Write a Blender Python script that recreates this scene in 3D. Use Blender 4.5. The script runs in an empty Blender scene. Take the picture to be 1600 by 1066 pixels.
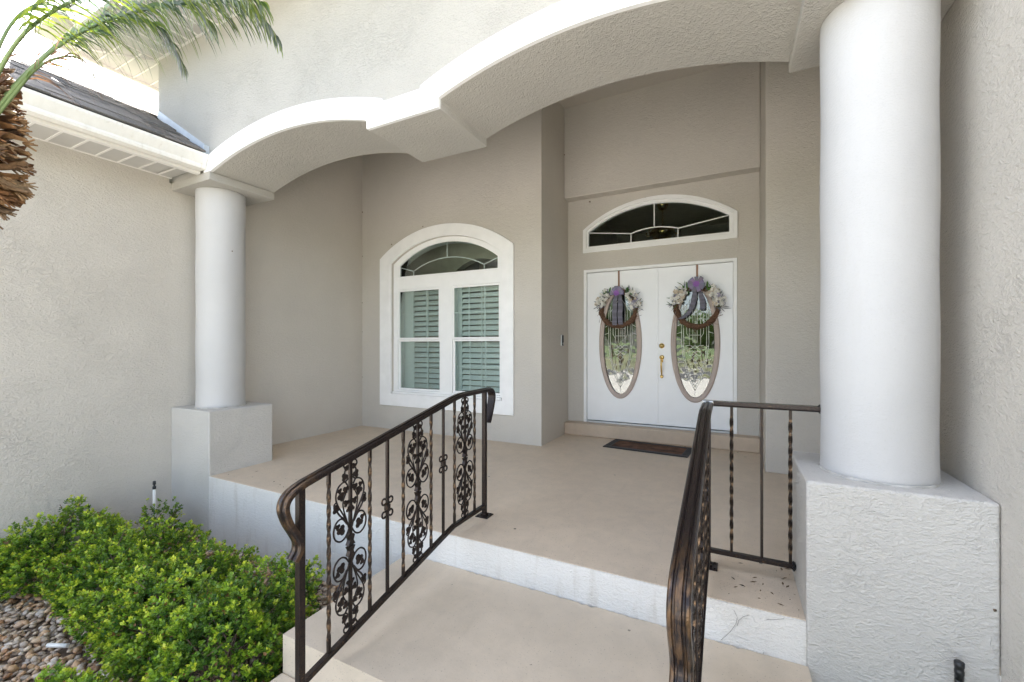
import bpy, bmesh, math, random
import numpy as np
from mathutils import Vector, Matrix, Euler
R = math.radians
PI = math.pi
random.seed(7)
rng = np.random.default_rng(7)
S = bpy.context.scene
C = S.collection

# ------------------------------------------------------------------ camera, sky, sun, exposure
cam_d = bpy.data.cameras.new('camera')
cam = bpy.data.objects.new('camera', cam_d)
C.objects.link(cam)
S.camera = cam
cam.location = (0, 0, 1.239)
cam.rotation_euler = (R(90), 0, 0.471)
cam_d.sensor_width = 36
cam_d.lens = 15.07
cam_d.shift_y = 0.0044
cam_d.clip_start = 0.02
cam_d.clip_end = 2000

TO_SUN = Vector((-0.88, 0.41, 0.93)).normalized()
EL = math.asin(TO_SUN.z)
AZ = math.atan2(TO_SUN.x, TO_SUN.y)          # clockwise from +Y
W = bpy.data.worlds.new('World')
S.world = W
W.use_nodes = True
wn = W.node_tree.nodes
wl = W.node_tree.links
wn.clear()
sky = wn.new('ShaderNodeTexSky')
sky.sky_type = 'NISHITA'
sky.sun_disc = False
sky.sun_elevation = EL
sky.sun_rotation = AZ
sky.altitude = 0
sky.air_density = 1.0
sky.dust_density = 2.5
sky.ozone_density = 1.0
hs = wn.new('ShaderNodeHueSaturation')       # thin bright cloud: the sky of the photo is nearly white
hs.inputs['Saturation'].default_value = 0.66
bg = wn.new('ShaderNodeBackground')
bg.inputs['Strength'].default_value = 0.105
wo = wn.new('ShaderNodeOutputWorld')
wl.new(sky.outputs[0], hs.inputs['Color'])
wl.new(hs.outputs[0], bg.inputs['Color'])
wl.new(bg.outputs[0], wo.inputs['Surface'])

sun_d = bpy.data.lights.new('sun', 'SUN')
sun_d.energy = 5.0
sun_d.angle = R(0.55)
sun_d.color = (1.0, 0.945, 0.88)
sun = bpy.data.objects.new('sun', sun_d)
C.objects.link(sun)
sun.rotation_euler = TO_SUN.to_track_quat('Z', 'Y').to_euler()
sun.location = TO_SUN * 30

S.view_settings.view_transform = 'Standard'
S.view_settings.look = 'None'
S.view_settings.gamma = 1.0
S.view_settings.use_curve_mapping = False
S.view_settings.exposure = 2.92
S.cycles.max_bounces = 10
S.cycles.diffuse_bounces = 9
S.cycles.glossy_bounces = 4
S.cycles.transparent_max_bounces = 16

# ------------------------------------------------------------------ materials
class NT:
    def __init__(s, name):
        s.m = bpy.data.materials.new(name)
        s.m.use_nodes = True
        s.t = s.m.node_tree
        s.n = s.t.nodes
        s.l = s.t.links
        s.b = s.n['Principled BSDF']
        s.out = s.n['Material Output']
    def new(s, typ, **kw):
        o = s.n.new(typ)
        for k, v in kw.items():
            setattr(o, k, v)
        return o
    def lk(s, a, b):
        s.l.new(a, b)
    def pos(s, scale=(1, 1, 1)):
        g = s.new('ShaderNodeNewGeometry')
        mp = s.new('ShaderNodeMapping')
        mp.inputs['Scale'].default_value = scale
        s.lk(g.outputs['Position'], mp.inputs['Vector'])
        return mp.outputs[0]
    def objc(s, scale=(1, 1, 1)):
        g = s.new('ShaderNodeTexCoord')
        mp = s.new('ShaderNodeMapping')
        mp.inputs['Scale'].default_value = scale
        s.lk(g.outputs['Object'], mp.inputs['Vector'])
        return mp.outputs[0]
    def noise(s, vec, scale, detail=3, rough=0.5, dist=0.0):
        o = s.new('ShaderNodeTexNoise')
        o.inputs['Scale'].default_value = scale
        o.inputs['Detail'].default_value = detail
        o.inputs['Roughness'].default_value = rough
        o.inputs['Distortion'].default_value = dist
        s.lk(vec, o.inputs['Vector'])
        return o.outputs['Fac']
    def ramp(s, fac, stops, interp='LINEAR'):
        o = s.new('ShaderNodeValToRGB')
        o.color_ramp.interpolation = interp
        e = o.color_ramp.elements
        while len(e) < len(stops):
            e.new(0.5)
        for q, (p, c) in zip(e, stops):
            q.position = p
            q.color = (*c, 1) if len(c) == 3 else c
        s.lk(fac, o.inputs['Fac'])
        return o.outputs['Color']
    def mathn(s, op, a, b=None, clamp=False):
        o = s.new('ShaderNodeMath', operation=op)
        o.use_clamp = clamp
        for i, x in enumerate((a, b)):
            if x is None:
                continue
            if isinstance(x, (int, float)):
                o.inputs[i].default_value = x
            else:
                s.lk(x, o.inputs[i])
        return o.outputs[0]
    def mix(s, fac, a, b, blend='MIX'):
        o = s.new('ShaderNodeMix', data_type='RGBA', blend_type=blend)
        for i, x in ((0, fac), (6, a), (7, b)):
            if isinstance(x, (int, float)):
                o.inputs[i].default_value = x
            elif isinstance(x, tuple):
                o.inputs[i].default_value = (*x, 1)
            else:
                s.lk(x, o.inputs[i])
        return o.outputs[2]
    def bump(s, h, strength, dist):
        o = s.new('ShaderNodeBump')
        o.inputs['Strength'].default_value = strength
        o.inputs['Distance'].default_value = dist
        s.lk(h, o.inputs['Height'])
        s.lk(o.outputs[0], s.b.inputs['Normal'])
    def col(s, c):
        if isinstance(c, tuple):
            s.b.inputs['Base Color'].default_value = (*c, 1)
        else:
            s.lk(c, s.b.inputs['Base Color'])
    def p(s, rough=None, metal=None, spec=None):
        if rough is not None:
            if isinstance(rough, (int, float)):
                s.b.inputs['Roughness'].default_value = rough
            else:
                s.lk(rough, s.b.inputs['Roughness'])
        if metal is not None:
            s.b.inputs['Metallic'].default_value = metal
        if spec is not None:
            s.b.inputs['Specular IOR Level'].default_value = spec
        return s

def simple(name, c, rough=0.5, metal=0.0, var=0.08, scale=8, bump=0.0, bscale=80):
    t = NT(name)
    v = t.noise(t.pos(), scale, 4)
    t.col(t.ramp(v, [(0.3, tuple(x * (1 - var) for x in c)), (0.7, tuple(min(1, x * (1 + var)) for x in c))]))
    t.p(rough, metal)
    if bump:
        t.bump(t.noise(t.pos(), bscale, 3), bump, 0.004)
    return t.m

def stucco(name, c, rough=0.62, strength=0.95, stains=0.0, feat=18.0, depth=0.0095, speck_lo=0.88):
    t = NT(name)
    v = t.pos((1, 1, 1.75))
    n1 = t.noise(v, feat, 2.5, 0.55, 1.1)
    ridge = t.mathn('SUBTRACT', 1.0, t.mathn('DIVIDE', t.mathn('ABSOLUTE', t.mathn('SUBTRACT', n1, 0.5)), 0.05), True)
    n1b = t.noise(v, feat * 1.9, 2, 0.5, 0.9)
    plate = t.mathn('SMOOTH_MAX', t.mathn('SUBTRACT', n1b, 0.47), 0.0)
    mask = t.ramp(t.noise(t.pos(), 3.2, 2), [(0.38, (0.25,) * 3), (0.62, (1,) * 3)])
    fine = t.noise(v, 78, 4, 0.65)
    h = t.mathn('ADD', t.mathn('MULTIPLY', t.mathn('MULTIPLY', ridge, mask), 0.24),
                t.mathn('ADD', t.mathn('MULTIPLY', plate, 1.4), t.mathn('MULTIPLY', fine, 0.44)))
    big = t.noise(t.pos(), 1.3, 4, 0.6)
    col = t.ramp(big, [(0.3, tuple(x * 0.955 for x in c)), (0.7, tuple(x * 1.035 for x in c))])
    speck = t.ramp(t.noise(t.pos(), 140, 2, 0.6), [(0.30, (speck_lo, speck_lo, speck_lo * 0.98)), (0.42, (1, 1, 1))])
    col = t.mix(1.0, col, speck, 'MULTIPLY')
    if stains:
        st = t.ramp(t.noise(t.pos((7, 7, 1.1)), 1.6, 4, 0.65), [(0.54, (0, 0, 0)), (0.72, (stains,) * 3)])
        col = t.mix(st, col, (0.36, 0.29, 0.20))
    t.col(col)
    t.p(rough)
    t.bump(h, strength, depth)
    return t.m

M = {}
WALLC = (0.58, 0.543, 0.487)
M['stucco'] = stucco('stucco_paint', WALLC)
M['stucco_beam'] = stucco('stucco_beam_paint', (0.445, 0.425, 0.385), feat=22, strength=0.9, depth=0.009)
M['stucco_porch'] = stucco('porch_stucco_paint', (0.58, 0.543, 0.487), strength=0.7, feat=19, depth=0.008)
M['stucco_base'] = stucco('pedestal_stucco_paint', (0.565, 0.545, 0.51), strength=0.85, feat=17)
M['stucco_riser'] = stucco('riser_stucco_paint', (0.72, 0.70, 0.665), strength=0.75, feat=18, stains=0.3)
M['column'] = stucco('column_paint', (0.52, 0.515, 0.51), rough=0.55, strength=0.45, feat=26, depth=0.0035, speck_lo=0.965, stains=0.05)
M['trim'] = simple('white_trim_paint', (0.86, 0.86, 0.85), 0.5, var=0.015, bump=0.12, bscale=40)
M['vinyl'] = simple('white_vinyl', (0.89, 0.89, 0.88), 0.35, var=0.02)
M['casing'] = simple('casing_paint', (0.90, 0.895, 0.885), 0.5, var=0.03, bump=0.2, bscale=60)
M['door'] = simple('door_paint', (0.90, 0.905, 0.915), 0.33, var=0.012)
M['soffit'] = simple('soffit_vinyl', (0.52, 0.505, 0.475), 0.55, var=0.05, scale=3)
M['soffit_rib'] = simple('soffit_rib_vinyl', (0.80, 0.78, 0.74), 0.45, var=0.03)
def gutter_mat():
    t = NT('gutter_enamel')
    st = t.noise(t.pos((14, 14, 1.5)), 1.5, 4, 0.65)
    t.col(t.ramp(st, [(0.35, (0.86, 0.845, 0.80)), (0.62, (0.82, 0.80, 0.75)), (0.8, (0.62, 0.58, 0.51))]))
    t.p(0.4)
    return t.m
M['gutter'] = gutter_mat()
M['caulk'] = simple('aged_caulk', (0.52, 0.50, 0.46), 0.6, var=0.3, scale=14)
M['taupe'] = simple('taupe_moulding', (0.46, 0.37, 0.32), 0.42, var=0.05)
M['brass'] = simple('polished_brass', (0.78, 0.56, 0.22), 0.2, 1.0, var=0.1, scale=30)
M['came'] = simple('brass_came', (0.93, 0.92, 0.84), 0.3, 0.0, var=0.12, scale=40)
M['alum'] = simple('aluminium_sill', (0.52, 0.53, 0.54), 0.4, 0.7)
M['black'] = simple('black_plastic', (0.015, 0.016, 0.018), 0.35)
M['silver'] = simple('satin_nickel', (0.55, 0.55, 0.54), 0.35, 0.9)
M['pvc'] = simple('white_pvc', (0.74, 0.73, 0.69), 0.4)
M['room'] = simple('room_paint', (0.55, 0.50, 0.40), 0.7)
M['louver'] = simple('shutter_paint', (0.86, 0.87, 0.85), 0.45, var=0.02)
M['flash'] = simple('drip_flashing', (0.55, 0.60, 0.66), 0.45, 0.3)

def floor_mat(name, c, spots):
    t = NT(name)
    a = t.noise(t.pos(), 1.4, 5, 0.6)
    b = t.noise(t.pos(), 9, 5, 0.65, 0.4)
    col = t.ramp(a, [(0.3, tuple(x * 0.92 for x in c)), (0.7, tuple(x * 1.05 for x in c))])
    col = t.mix(0.5, col, t.mix(1.0, col, t.ramp(b, [(0.3, (0.84, 0.84, 0.835)), (0.62, (1.04, 1.04, 1.04))]), 'MULTIPLY'))
    w = t.new('ShaderNodeTexVoronoi')
    w.inputs['Scale'].default_value = 5.5
    w.inputs['Randomness'].default_value = 1
    t.lk(t.pos((1, 1, 0.2)), w.inputs['Vector'])
    sp = t.mathn('MULTIPLY', t.mathn('LESS_THAN', w.outputs['Distance'], 0.055), t.mathn('GREATER_THAN', t.noise(t.pos(), 22, 2), 0.56))
    col = t.mix(t.mathn('MULTIPLY', sp, spots), col, (0.07, 0.055, 0.04))
    sc = t.ramp(t.noise(t.pos((3.5, 0.8, 1)), 2.2, 6, 0.7, 0.6), [(0.55, (0, 0, 0)), (0.75, (0.2,) * 3)])
    col = t.mix(sc, col, tuple(x * 0.62 for x in c))
    gr = t.mathn('MULTIPLY', t.mathn('GREATER_THAN', t.noise(t.pos(), 120, 2, 0.5), 0.685), spots * 0.7)
    col = t.mix(gr, col, (0.12, 0.10, 0.08))
    t.col(col)
    t.p(t.mathn('ADD', t.mathn('MULTIPLY', b, 0.25), 0.42))
    t.bump(t.mathn('ADD', t.noise(t.pos(), 60, 5, 0.7), t.mathn('MULTIPLY', t.noise(t.pos(), 7, 3), 0.8)), 0.28, 0.004)
    return t.m
M['floor'] = floor_mat('porch_floor_paint', (0.65, 0.535, 0.41), 1.0)
M['landing'] = floor_mat('landing_paint', (0.575, 0.485, 0.375), 0.7)
M['sill_step'] = floor_mat('threshold_paint', (0.56, 0.44, 0.33), 0.1)
M['concrete'] = floor_mat('walk_concrete', (0.50, 0.482, 0.445), 0.3)

def bronze(name, gold):
    t = NT(name)
    a = t.noise(t.pos(), 130, 4, 0.6)
    b = t.noise(t.pos((1, 1, 0.6)), 22, 4, 0.65)
    m = t.mathn('ADD', t.mathn('MULTIPLY', a, 0.72), t.mathn('MULTIPLY', b, 0.28))
    t.col(t.ramp(m, [(0.40, (0.014, 0.011, 0.011)), (0.56, (0.026, 0.017, 0.014)), (0.64 - gold, (0.06, 0.034, 0.02)), (0.73 - gold, (0.30, 0.18, 0.09))]))
    t.p(t.ramp(a, [(0.3, (0.26,) * 3), (0.7, (0.46,) * 3)]), 0.55)
    t.bump(t.noise(t.pos(), 210, 3), 0.35, 0.002)
    return t.m
def bronze_worn():
    t = NT('worn_handrail_bronze')
    a = t.noise(t.pos(), 130, 4, 0.6)
    g = t.new('ShaderNodeNewGeometry')
    sep = t.new('ShaderNodeSeparateXYZ')
    t.lk(g.outputs['Position'], sep.inputs[0])
    mr = t.new('ShaderNodeMapRange')
    mr.inputs['From Min'].default_value = 1.32; mr.inputs['From Max'].default_value = 1.10
    t.lk(sep.outputs['Y'], mr.inputs['Value'])
    st = t.ramp(t.noise(t.pos((60, 14, 14)), 1.0, 4, 0.6), [(0.45, (0,) * 3), (0.62, (1,) * 3)])
    f = t.mathn('MULTIPLY', t.mathn('MULTIPLY', mr.outputs[0], st), 0.42)
    base = t.ramp(a, [(0.40, (0.016, 0.012, 0.012)), (0.6, (0.030, 0.021, 0.019)), (0.75, (0.09, 0.05, 0.03))])
    t.col(t.mix(f, base, (0.30, 0.17, 0.075)))
    t.p(0.30, 0.5)
    t.bump(t.noise(t.pos(), 210, 3), 0.3, 0.002)
    return t.m
M['handrail'] = bronze_worn()
M['bronze'] = bronze('hammered_bronze', 0.0)
M['bronze_gold'] = bronze('rubbed_bronze', 0.05)
def bronze_twist():
    t = NT('rubbed_twist_bronze')
    at = t.new('ShaderNodeAttribute', attribute_name='Col')
    b = t.noise(t.pos(), 40, 3)
    f = t.mathn('MULTIPLY', at.outputs['Fac'], t.ramp(b, [(0.42, (0,) * 3), (0.62, (1,) * 3)]))
    t.col(t.mix(f, (0.024, 0.016, 0.012), (0.25, 0.155, 0.085)))
    t.p(0.36, 0.55)
    return t.m
M['twist'] = bronze_twist()

def glass(name, tint, ior, rough=0.0, wavy=0.0):
    t = NT(name)
    t.n.remove(t.b)
    tr = t.new('ShaderNodeBsdfTransparent')
    tr.inputs[0].default_value = (*tint, 1)
    gl = t.new('ShaderNodeBsdfGlossy')
    gl.inputs['Roughness'].default_value = rough
    fr = t.new('ShaderNodeFresnel')
    fr.inputs['IOR'].default_value = ior
    mx = t.new('ShaderNodeMixShader')
    if wavy:
        bp = t.new('ShaderNodeBump')
        bp.inputs['Strength'].default_value = wavy
        bp.inputs['Distance'].default_value = 0.01
        vo = t.new('ShaderNodeTexVoronoi')
        vo.inputs['Scale'].default_value = 9
        t.lk(t.pos(), vo.inputs['Vector'])
        t.lk(t.mathn('ADD', t.noise(t.pos(), 9, 1), t.mathn('MULTIPLY', vo.outputs['Distance'], 0.25)), bp.inputs['Height'])
        t.lk(bp.outputs[0], gl.inputs['Normal'])
        t.lk(bp.outputs[0], fr.inputs['Normal'])
    t.lk(fr.outputs[0], mx.inputs[0])
    t.lk(tr.outputs[0], mx.inputs[1])
    t.lk(gl.outputs[0], mx.inputs[2])
    t.lk(mx.outputs[0], t.out.inputs['Surface'])
    return t.m
M['glass'] = glass('window_glass', (0.86, 0.91, 0.89), 1.5)
M['bevel_glass'] = glass('bevelled_glass', (0.5, 0.55, 0.53), 2.4, 0.015, 0.19)

def leafy(name, rough=0.45, trans=0.35):
    t = NT(name)
    at = t.new('ShaderNodeAttribute', attribute_name='Col')
    t.col(at.outputs['Color'])
    t.p(rough)
    tl = t.new('ShaderNodeBsdfTranslucent')
    t.lk(at.outputs['Color'], tl.inputs['Color'])
    mx = t.new('ShaderNodeMixShader')
    mx.inputs[0].default_value = trans
    t.lk(t.b.outputs[0], mx.inputs[1])
    t.lk(tl.outputs[0], mx.inputs[2])
    t.lk(mx.outputs[0], t.out.inputs['Surface'])
    return t.m
M['leaf'] = leafy('leaf', 0.38, 0.3)
M['palm_leaf'] = leafy('palm_leaflet', 0.42, 0.4)
M['cloth'] = leafy('ribbon_cloth', 0.7, 0.15)
M['petal'] = leafy('petal', 0.6, 0.2)
M['bark'] = simple('twig_bark', (0.16, 0.11, 0.075), 0.8, var=0.3, scale=40, bump=0.4)
M['rachis'] = simple('palm_rachis', (0.16, 0.22, 0.08), 0.5, var=0.2, scale=10)

def by_object(name, stops, rough=0.7, nscale=40, nvar=0.35, bump=0.4):
    t = NT(name)
    oi = t.new('ShaderNodeObjectInfo')
    c = t.ramp(oi.outputs['Random'], stops, 'LINEAR')
    n = t.noise(t.pos(), nscale, 4, 0.65)
    c = t.mix(1.0, c, t.ramp(n, [(0.3, (1 - nvar,) * 3), (0.7, (1 + nvar * 0.4,) * 3)]), 'MULTIPLY')
    t.col(c)
    t.p(rough)
    t.bump(n, bump, 0.003)
    return t.m
PEB = [(0.0, (0.42, 0.23, 0.12)), (0.14, (0.58, 0.38, 0.21)), (0.30, (0.62, 0.50, 0.36)), (0.45, (0.36, 0.29, 0.22)),
       (0.58, (0.52, 0.43, 0.34)), (0.72, (0.50, 0.29, 0.14)), (0.86, (0.66, 0.59, 0.50)), (1.0, (0.33, 0.24, 0.17))]
M['pebble'] = by_object('river_pebble', PEB, 0.55, 45, 0.3)
def island(name, stops):
    t = NT(name)
    g = t.new('ShaderNodeNewGeometry')
    c = t.ramp(g.outputs['Random Per Island'], stops)
    n = t.noise(t.pos(), 45, 4, 0.65)
    t.col(t.mix(1.0, c, t.ramp(n, [(0.3, (0.7,) * 3), (0.7, (1.12,) * 3)]), 'MULTIPLY'))
    t.p(0.55)
    return t.m
M['pebbles'] = island('river_pebbles', PEB)
M['boot'] = by_object('palm_leaf_base', [(0.0, (0.19, 0.085, 0.035)), (0.25, (0.30, 0.15, 0.06)), (0.5, (0.38, 0.23, 0.11)), (0.75, (0.14, 0.08, 0.05)), (1.0, (0.42, 0.29, 0.16))], 0.75, 60, 0.5)
M['shingle'] = by_object('asphalt_shingle', [(0.0, (0.13, 0.12, 0.11)), (0.3, (0.24, 0.21, 0.185)), (0.5, (0.08, 0.078, 0.076)), (0.75, (0.30, 0.265, 0.23)), (1.0, (0.15, 0.14, 0.13))], 0.9, 160, 0.45, 0.6)
M['roof_far'] = simple('roof_felt', (0.12, 0.11, 0.10), 0.9, var=0.3, scale=12)
M['soil'] = simple('bed_soil', (0.14, 0.10, 0.07), 0.9, var=0.35, scale=25, bump=0.6)
M['grass'] = simple('lawn_turf', (0.16, 0.165, 0.085), 0.8, var=0.3, scale=3, bump=0.8, bscale=60)
M['field'] = simple('rough_grass', (0.10, 0.14, 0.05), 0.9, var=0.4, scale=0.3)
M['asphalt'] = simple('asphalt', (0.06, 0.06, 0.062), 0.85, var=0.15, scale=20)
M['rubber'] = simple('mat_rubber', (0.018, 0.018, 0.02), 0.55, var=0.2, scale=60)
M['coir'] = simple('mat_coir', (0.12, 0.055, 0.03), 0.95, var=0.65, scale=9, bump=1.0, bscale=220)
M['vine'] = simple('grapevine', (0.13, 0.066, 0.036), 0.8, var=0.5, scale=70, bump=0.5, bscale=200)
M['strap'] = simple('hanger_metal', (0.24, 0.13, 0.08), 0.4, 0.4)
M['mud'] = simple('mud_daub', (0.17, 0.12, 0.08), 0.9, var=0.3, scale=60)
M['crack'] = simple('dark_crack', (0.22, 0.20, 0.18), 0.9)

# ------------------------------------------------------------------ mesh helpers
class MB:
    def __init__(s):
        s.v = []; s.f = []; s.mi = []; s.sm = []; s.c = None; s.cur = 0
    def add(s, vs, fs, smooth=False, mat=None, col=None):
        b = len(s.v)
        s.v += [tuple(x) for x in vs]
        mi = s.cur if mat is None else mat
        for f in fs:
            s.f.append(tuple(i + b for i in f)); s.mi.append(mi); s.sm.append(smooth)
        if col is not None or s.c is not None:
            if s.c is None:
                s.c = [(1, 1, 1)] * b
            s.c += list(col) if (col is not None and len(col) == len(vs) and not isinstance(col[0], float)) else [col or (1, 1, 1)] * len(vs)
        return s
    def box(s, x0, x1, y0, y1, z0, z1, mat=None):
        vs = [(x, y, z) for x in (x0, x1) for y in (y0, y1) for z in (z0, z1)]
        return s.add(vs, [(0, 1, 3, 2), (4, 6, 7, 5), (0, 4, 5, 1), (2, 3, 7, 6), (0, 2, 6, 4), (1, 5, 7, 3)], mat=mat)
    def obox(s, M4, sx, sy, sz, mat=None):
        vs = [M4 @ Vector((x * sx / 2, y * sy / 2, z * sz / 2)) for x in (-1, 1) for y in (-1, 1) for z in (-1, 1)]
        return s.add(vs, [(0, 1, 3, 2), (4, 6, 7, 5), (0, 4, 5, 1), (2, 3, 7, 6), (0, 2, 6, 4), (1, 5, 7, 3)], mat=mat)
    def tube(s, pts, r, n=6, cap=True, mat=None, col=None, flat=1.0):
        P = [Vector(p) for p in pts]
        m = len(P)
        rr = r if isinstance(r, (list, tuple)) else [r] * m
        T = [(P[min(i + 1, m - 1)] - P[max(i - 1, 0)]).normalized() for i in range(m)]
        up = Vector((0, 0, 1)) if abs(T[0].z) < 0.9 else Vector((1, 0, 0))
        N = (up - T[0] * up.dot(T[0])).normalized()
        vs = []
        for i in range(m):
            N = (N - T[i] * N.dot(T[i]))
            N = N.normalized() if N.length > 1e-6 else T[i].orthogonal().normalized()
            B = T[i].cross(N)
            for k in range(n):
                a = 2 * PI * k / n
                vs.append(P[i] + N * math.cos(a) * rr[i] * flat + B * math.sin(a) * rr[i])
        fs = [(i * n + k, i * n + (k + 1) % n, (i + 1) * n + (k + 1) % n, (i + 1) * n + k) for i in range(m - 1) for k in range(n)]
        s.add(vs, fs, True, mat, col)
        if cap:
            b = len(s.v) - len(vs)
            s.f += [tuple(b + k for k in range(n))[::-1], tuple(b + (m - 1) * n + k for k in range(n))]
            cm = s.cur if mat is None else mat
            s.mi += [cm, cm]; s.sm += [False, False]
        return s
    def lathe(s, prof, cx, cy, n=48, mat=None, axis='Z', base=0.0):
        vs = []
        for r, z in prof:
            for k in range(n):
                a = 2 * PI * k / n
                if axis == 'Z':
                    vs.append((cx + r * math.cos(a), cy + r * math.sin(a), z))
                else:   # axis along -Y, centre (cx, cy=z-height), base y
                    vs.append((cx + r * math.cos(a), base - z, cy + r * math.sin(a)))
        m = len(prof)
        fs = [(i * n + k, i * n + (k + 1) % n, (i + 1) * n + (k + 1) % n, (i + 1) * n + k) for i in range(m - 1) for k in range(n)]
        s.add(vs, fs, True, mat)
        b = len(s.v) - len(vs)
        cm = s.cur if mat is None else mat
        s.f += [tuple(b + k for k in range(n))[::-1], tuple(b + (m - 1) * n + k for k in range(n))]
        s.mi += [cm, cm]; s.sm += [False, False]
        return s
    def prism(s, outer, y0, y1, holes=(), mat=None, plane='XZ'):
        """polygon (with holes) in XZ, thick from y0 to y1"""
        bm = bmesh.new()
        es = []
        loops = [list(outer)] + [list(h) for h in holes]
        for lp in loops:
            vv = [bm.verts.new((a, 0, b)) for a, b in lp]
            es += [bm.edges.new((vv[i], vv[(i + 1) % len(vv)])) for i in range(len(vv))]
        bmesh.ops.triangle_fill(bm, edges=es, use_beauty=True)
        bm.verts.index_update()
        co = [v.co.copy() for v in bm.verts]
        tris = [tuple(v.index for v in f.verts) for f in bm.faces]
        bm.free()
        n = len(co)
        mk = (lambda a, b, y: (a, y, b)) if plane == 'XZ' else ((lambda a, b, y: (y, a, b)) if plane == 'YZ' else (lambda a, b, y: (a, b, y)))
        vs = [mk(c.x, c.z, y0) for c in co] + [mk(c.x, c.z, y1) for c in co]
        fs = [t for t in tris] + [tuple(i + n for i in t[::-1]) for t in tris]
        b = 0
        for lp in loops:
            k = len(lp)
            fs += [(b + i, b + (i + 1) % k, n + b + (i + 1) % k, n + b + i) for i in range(k)]
            b += k
        s.add(vs, fs, mat=mat)
        return s
    def sweep(s, prof, path, side, closed=False, mat=None, smooth=False):
        """profile (a along `side`, b along normal) swept on path; side is a fixed axis"""
        P = [Vector(p) for p in path]
        m, n = len(P), len(prof)
        sd = Vector(side)
        vs = []
        for i in range(m):
            T = ((P[(i + 1) % m] - P[i - 1]) if closed else (P[min(i + 1, m - 1)] - P[max(i - 1, 0)])).normalized()
            N = sd.cross(T).normalized()
            for a, b in prof:
                vs.append(P[i] + sd * a + N * b)
        mm = m if closed else m - 1
        fs = [(i * n + k, i * n + (k + 1) % n, ((i + 1) % m) * n + (k + 1) % n, ((i + 1) % m) * n + k) for i in range(mm) for k in range(n)]
        s.add(vs, fs, smooth, mat)
        if not closed:
            b = len(s.v) - len(vs)
            cm = s.cur if mat is None else mat
            s.f += [tuple(b + k for k in range(n)), tuple(b + (m - 1) * n + k for k in range(n))[::-1]]
            s.mi += [cm, cm]; s.sm += [False, False]
        return s
    def mesh(s, name, mats):
        me = bpy.data.meshes.new(name)
        me.from_pydata(s.v, [], s.f)
        for m in (mats if isinstance(mats, (list, tuple)) else [mats]):
            me.materials.append(m)
        me.polygons.foreach_set('material_index', s.mi)
        me.polygons.foreach_set('use_smooth', s.sm)
        if s.c is not None:
            a = me.attributes.new('Col', 'FLOAT_COLOR', 'POINT')
            a.data.foreach_set('color', np.array([(*c[:3], 1.0) for c in s.c], dtype=np.float32).ravel())
        bm = bmesh.new(); bm.from_mesh(me)
        bmesh.ops.recalc_face_normals(bm, faces=bm.faces)
        bm.to_mesh(me); bm.free()
        me.update()
        return me
    def build(s, name, mats, parent=None, bevel=0.0, seg=2, loc=None):
        return put(name, s.mesh(name, mats), parent, bevel, seg, loc)

def put(name, me, parent=None, bevel=0.0, seg=2, loc=None):
    o = bpy.data.objects.new(name, me)
    C.objects.link(o)
    if parent is not None:
        o.parent = parent
        o.matrix_parent_inverse = parent.matrix_world.inverted() if False else Matrix.Translation(-world_loc(parent))
    if loc is not None:
        o.location = loc
    if bevel:
        md = o.modifiers.new('bevel', 'BEVEL')
        md.width = bevel; md.segments = seg; md.limit_method = 'ANGLE'; md.angle_limit = R(40)
        md.harden_normals = False
    return o
def world_loc(o):
    v = Vector((0, 0, 0))
    while o is not None:
        v += o.location + o.matrix_parent_inverse.translation
        o = o.parent
    return v
def thing(name, label, cat, loc=(0, 0, 0), group=None):
    o = bpy.data.objects.new(name, None)
    C.objects.link(o)
    o.empty_display_size = 0.1
    o.location = loc
    return tag(o, label, cat, group)
def tag(o, label, cat, group=None):
    o['label'] = label; o['category'] = cat
    if group:
        o['group'] = group
    return o
def struct(o):
    o['kind'] = 'structure'
    return o
def arc(xc, half, z0, rise, n=28, x0=None, x1=None):
    """points of a circular arch through (xc-half,z0) (xc,z0+rise) (xc+half,z0), left to right"""
    Rr = (half * half + rise * rise) / (2 * rise)
    zc = z0 + rise - Rr
    x0 = xc - half if x0 is None else x0
    x1 = xc + half if x1 is None else x1
    return [(x, zc + math.sqrt(max(0, Rr * Rr - (x - xc) ** 2))) for x in [x0 + (x1 - x0) * i / n for i in range(n + 1)]]
def catmull(P, k=6):
    P = [Vector(p) for p in P]
    Q = [2 * P[0] - P[1]] + P + [2 * P[-1] - P[-2]]
    out = []
    for i in range(1, len(Q) - 2):
        a, b, c, d = Q[i - 1:i + 3]
        for j in range(k):
            t = j / k
            out.append(0.5 * ((2 * b) + (c - a) * t + (2 * a - 5 * b + 4 * c - d) * t * t + (3 * b - 3 * c + d - a) * t ** 3))
    out.append(P[-1])
    return out

# ------------------------------------------------------------------ ground
def sheet(name, x0, x1, y0, y1, z, mat):
    return struct(MB().add([(x0, y0, z), (x1, y0, z), (x1, y1, z), (x0, y1, z)], [(0, 1, 2, 3)]).build(name, M[mat]))
sheet('ground', -700, 700, -700, 700, -0.64, 'field')
sheet('lawn', -60, 60, -13, 0.15, -0.632, 'grass')
sheet('street', -300, 300, -21, -13.4, -0.632, 'asphalt')
sheet('far_lawn', -300, 300, -60, -21.4, -0.632, 'grass')
struct(MB().box(-300, 300, -13.4, -13.0, -0.7, -0.56).build('kerb', M['concrete'], bevel=0.02))
struct(MB().box(-300, 300, -21.4, -21.0, -0.7, -0.56).build('far_kerb', M['concrete'], bevel=0.02))
struct(MB().box(-1.99, 0.312, -1.04, 0.94, -0.75, -0.565).build('walkway', M['concrete'], bevel=0.01))
struct(MB().box(-10, 9, -13.0, -1.05, -0.75, -0.58).build('bounce_driveway', M['concrete'], bevel=0.01))  # unseen paving, laid this near and wide to bounce sunlight into the porch

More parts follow.
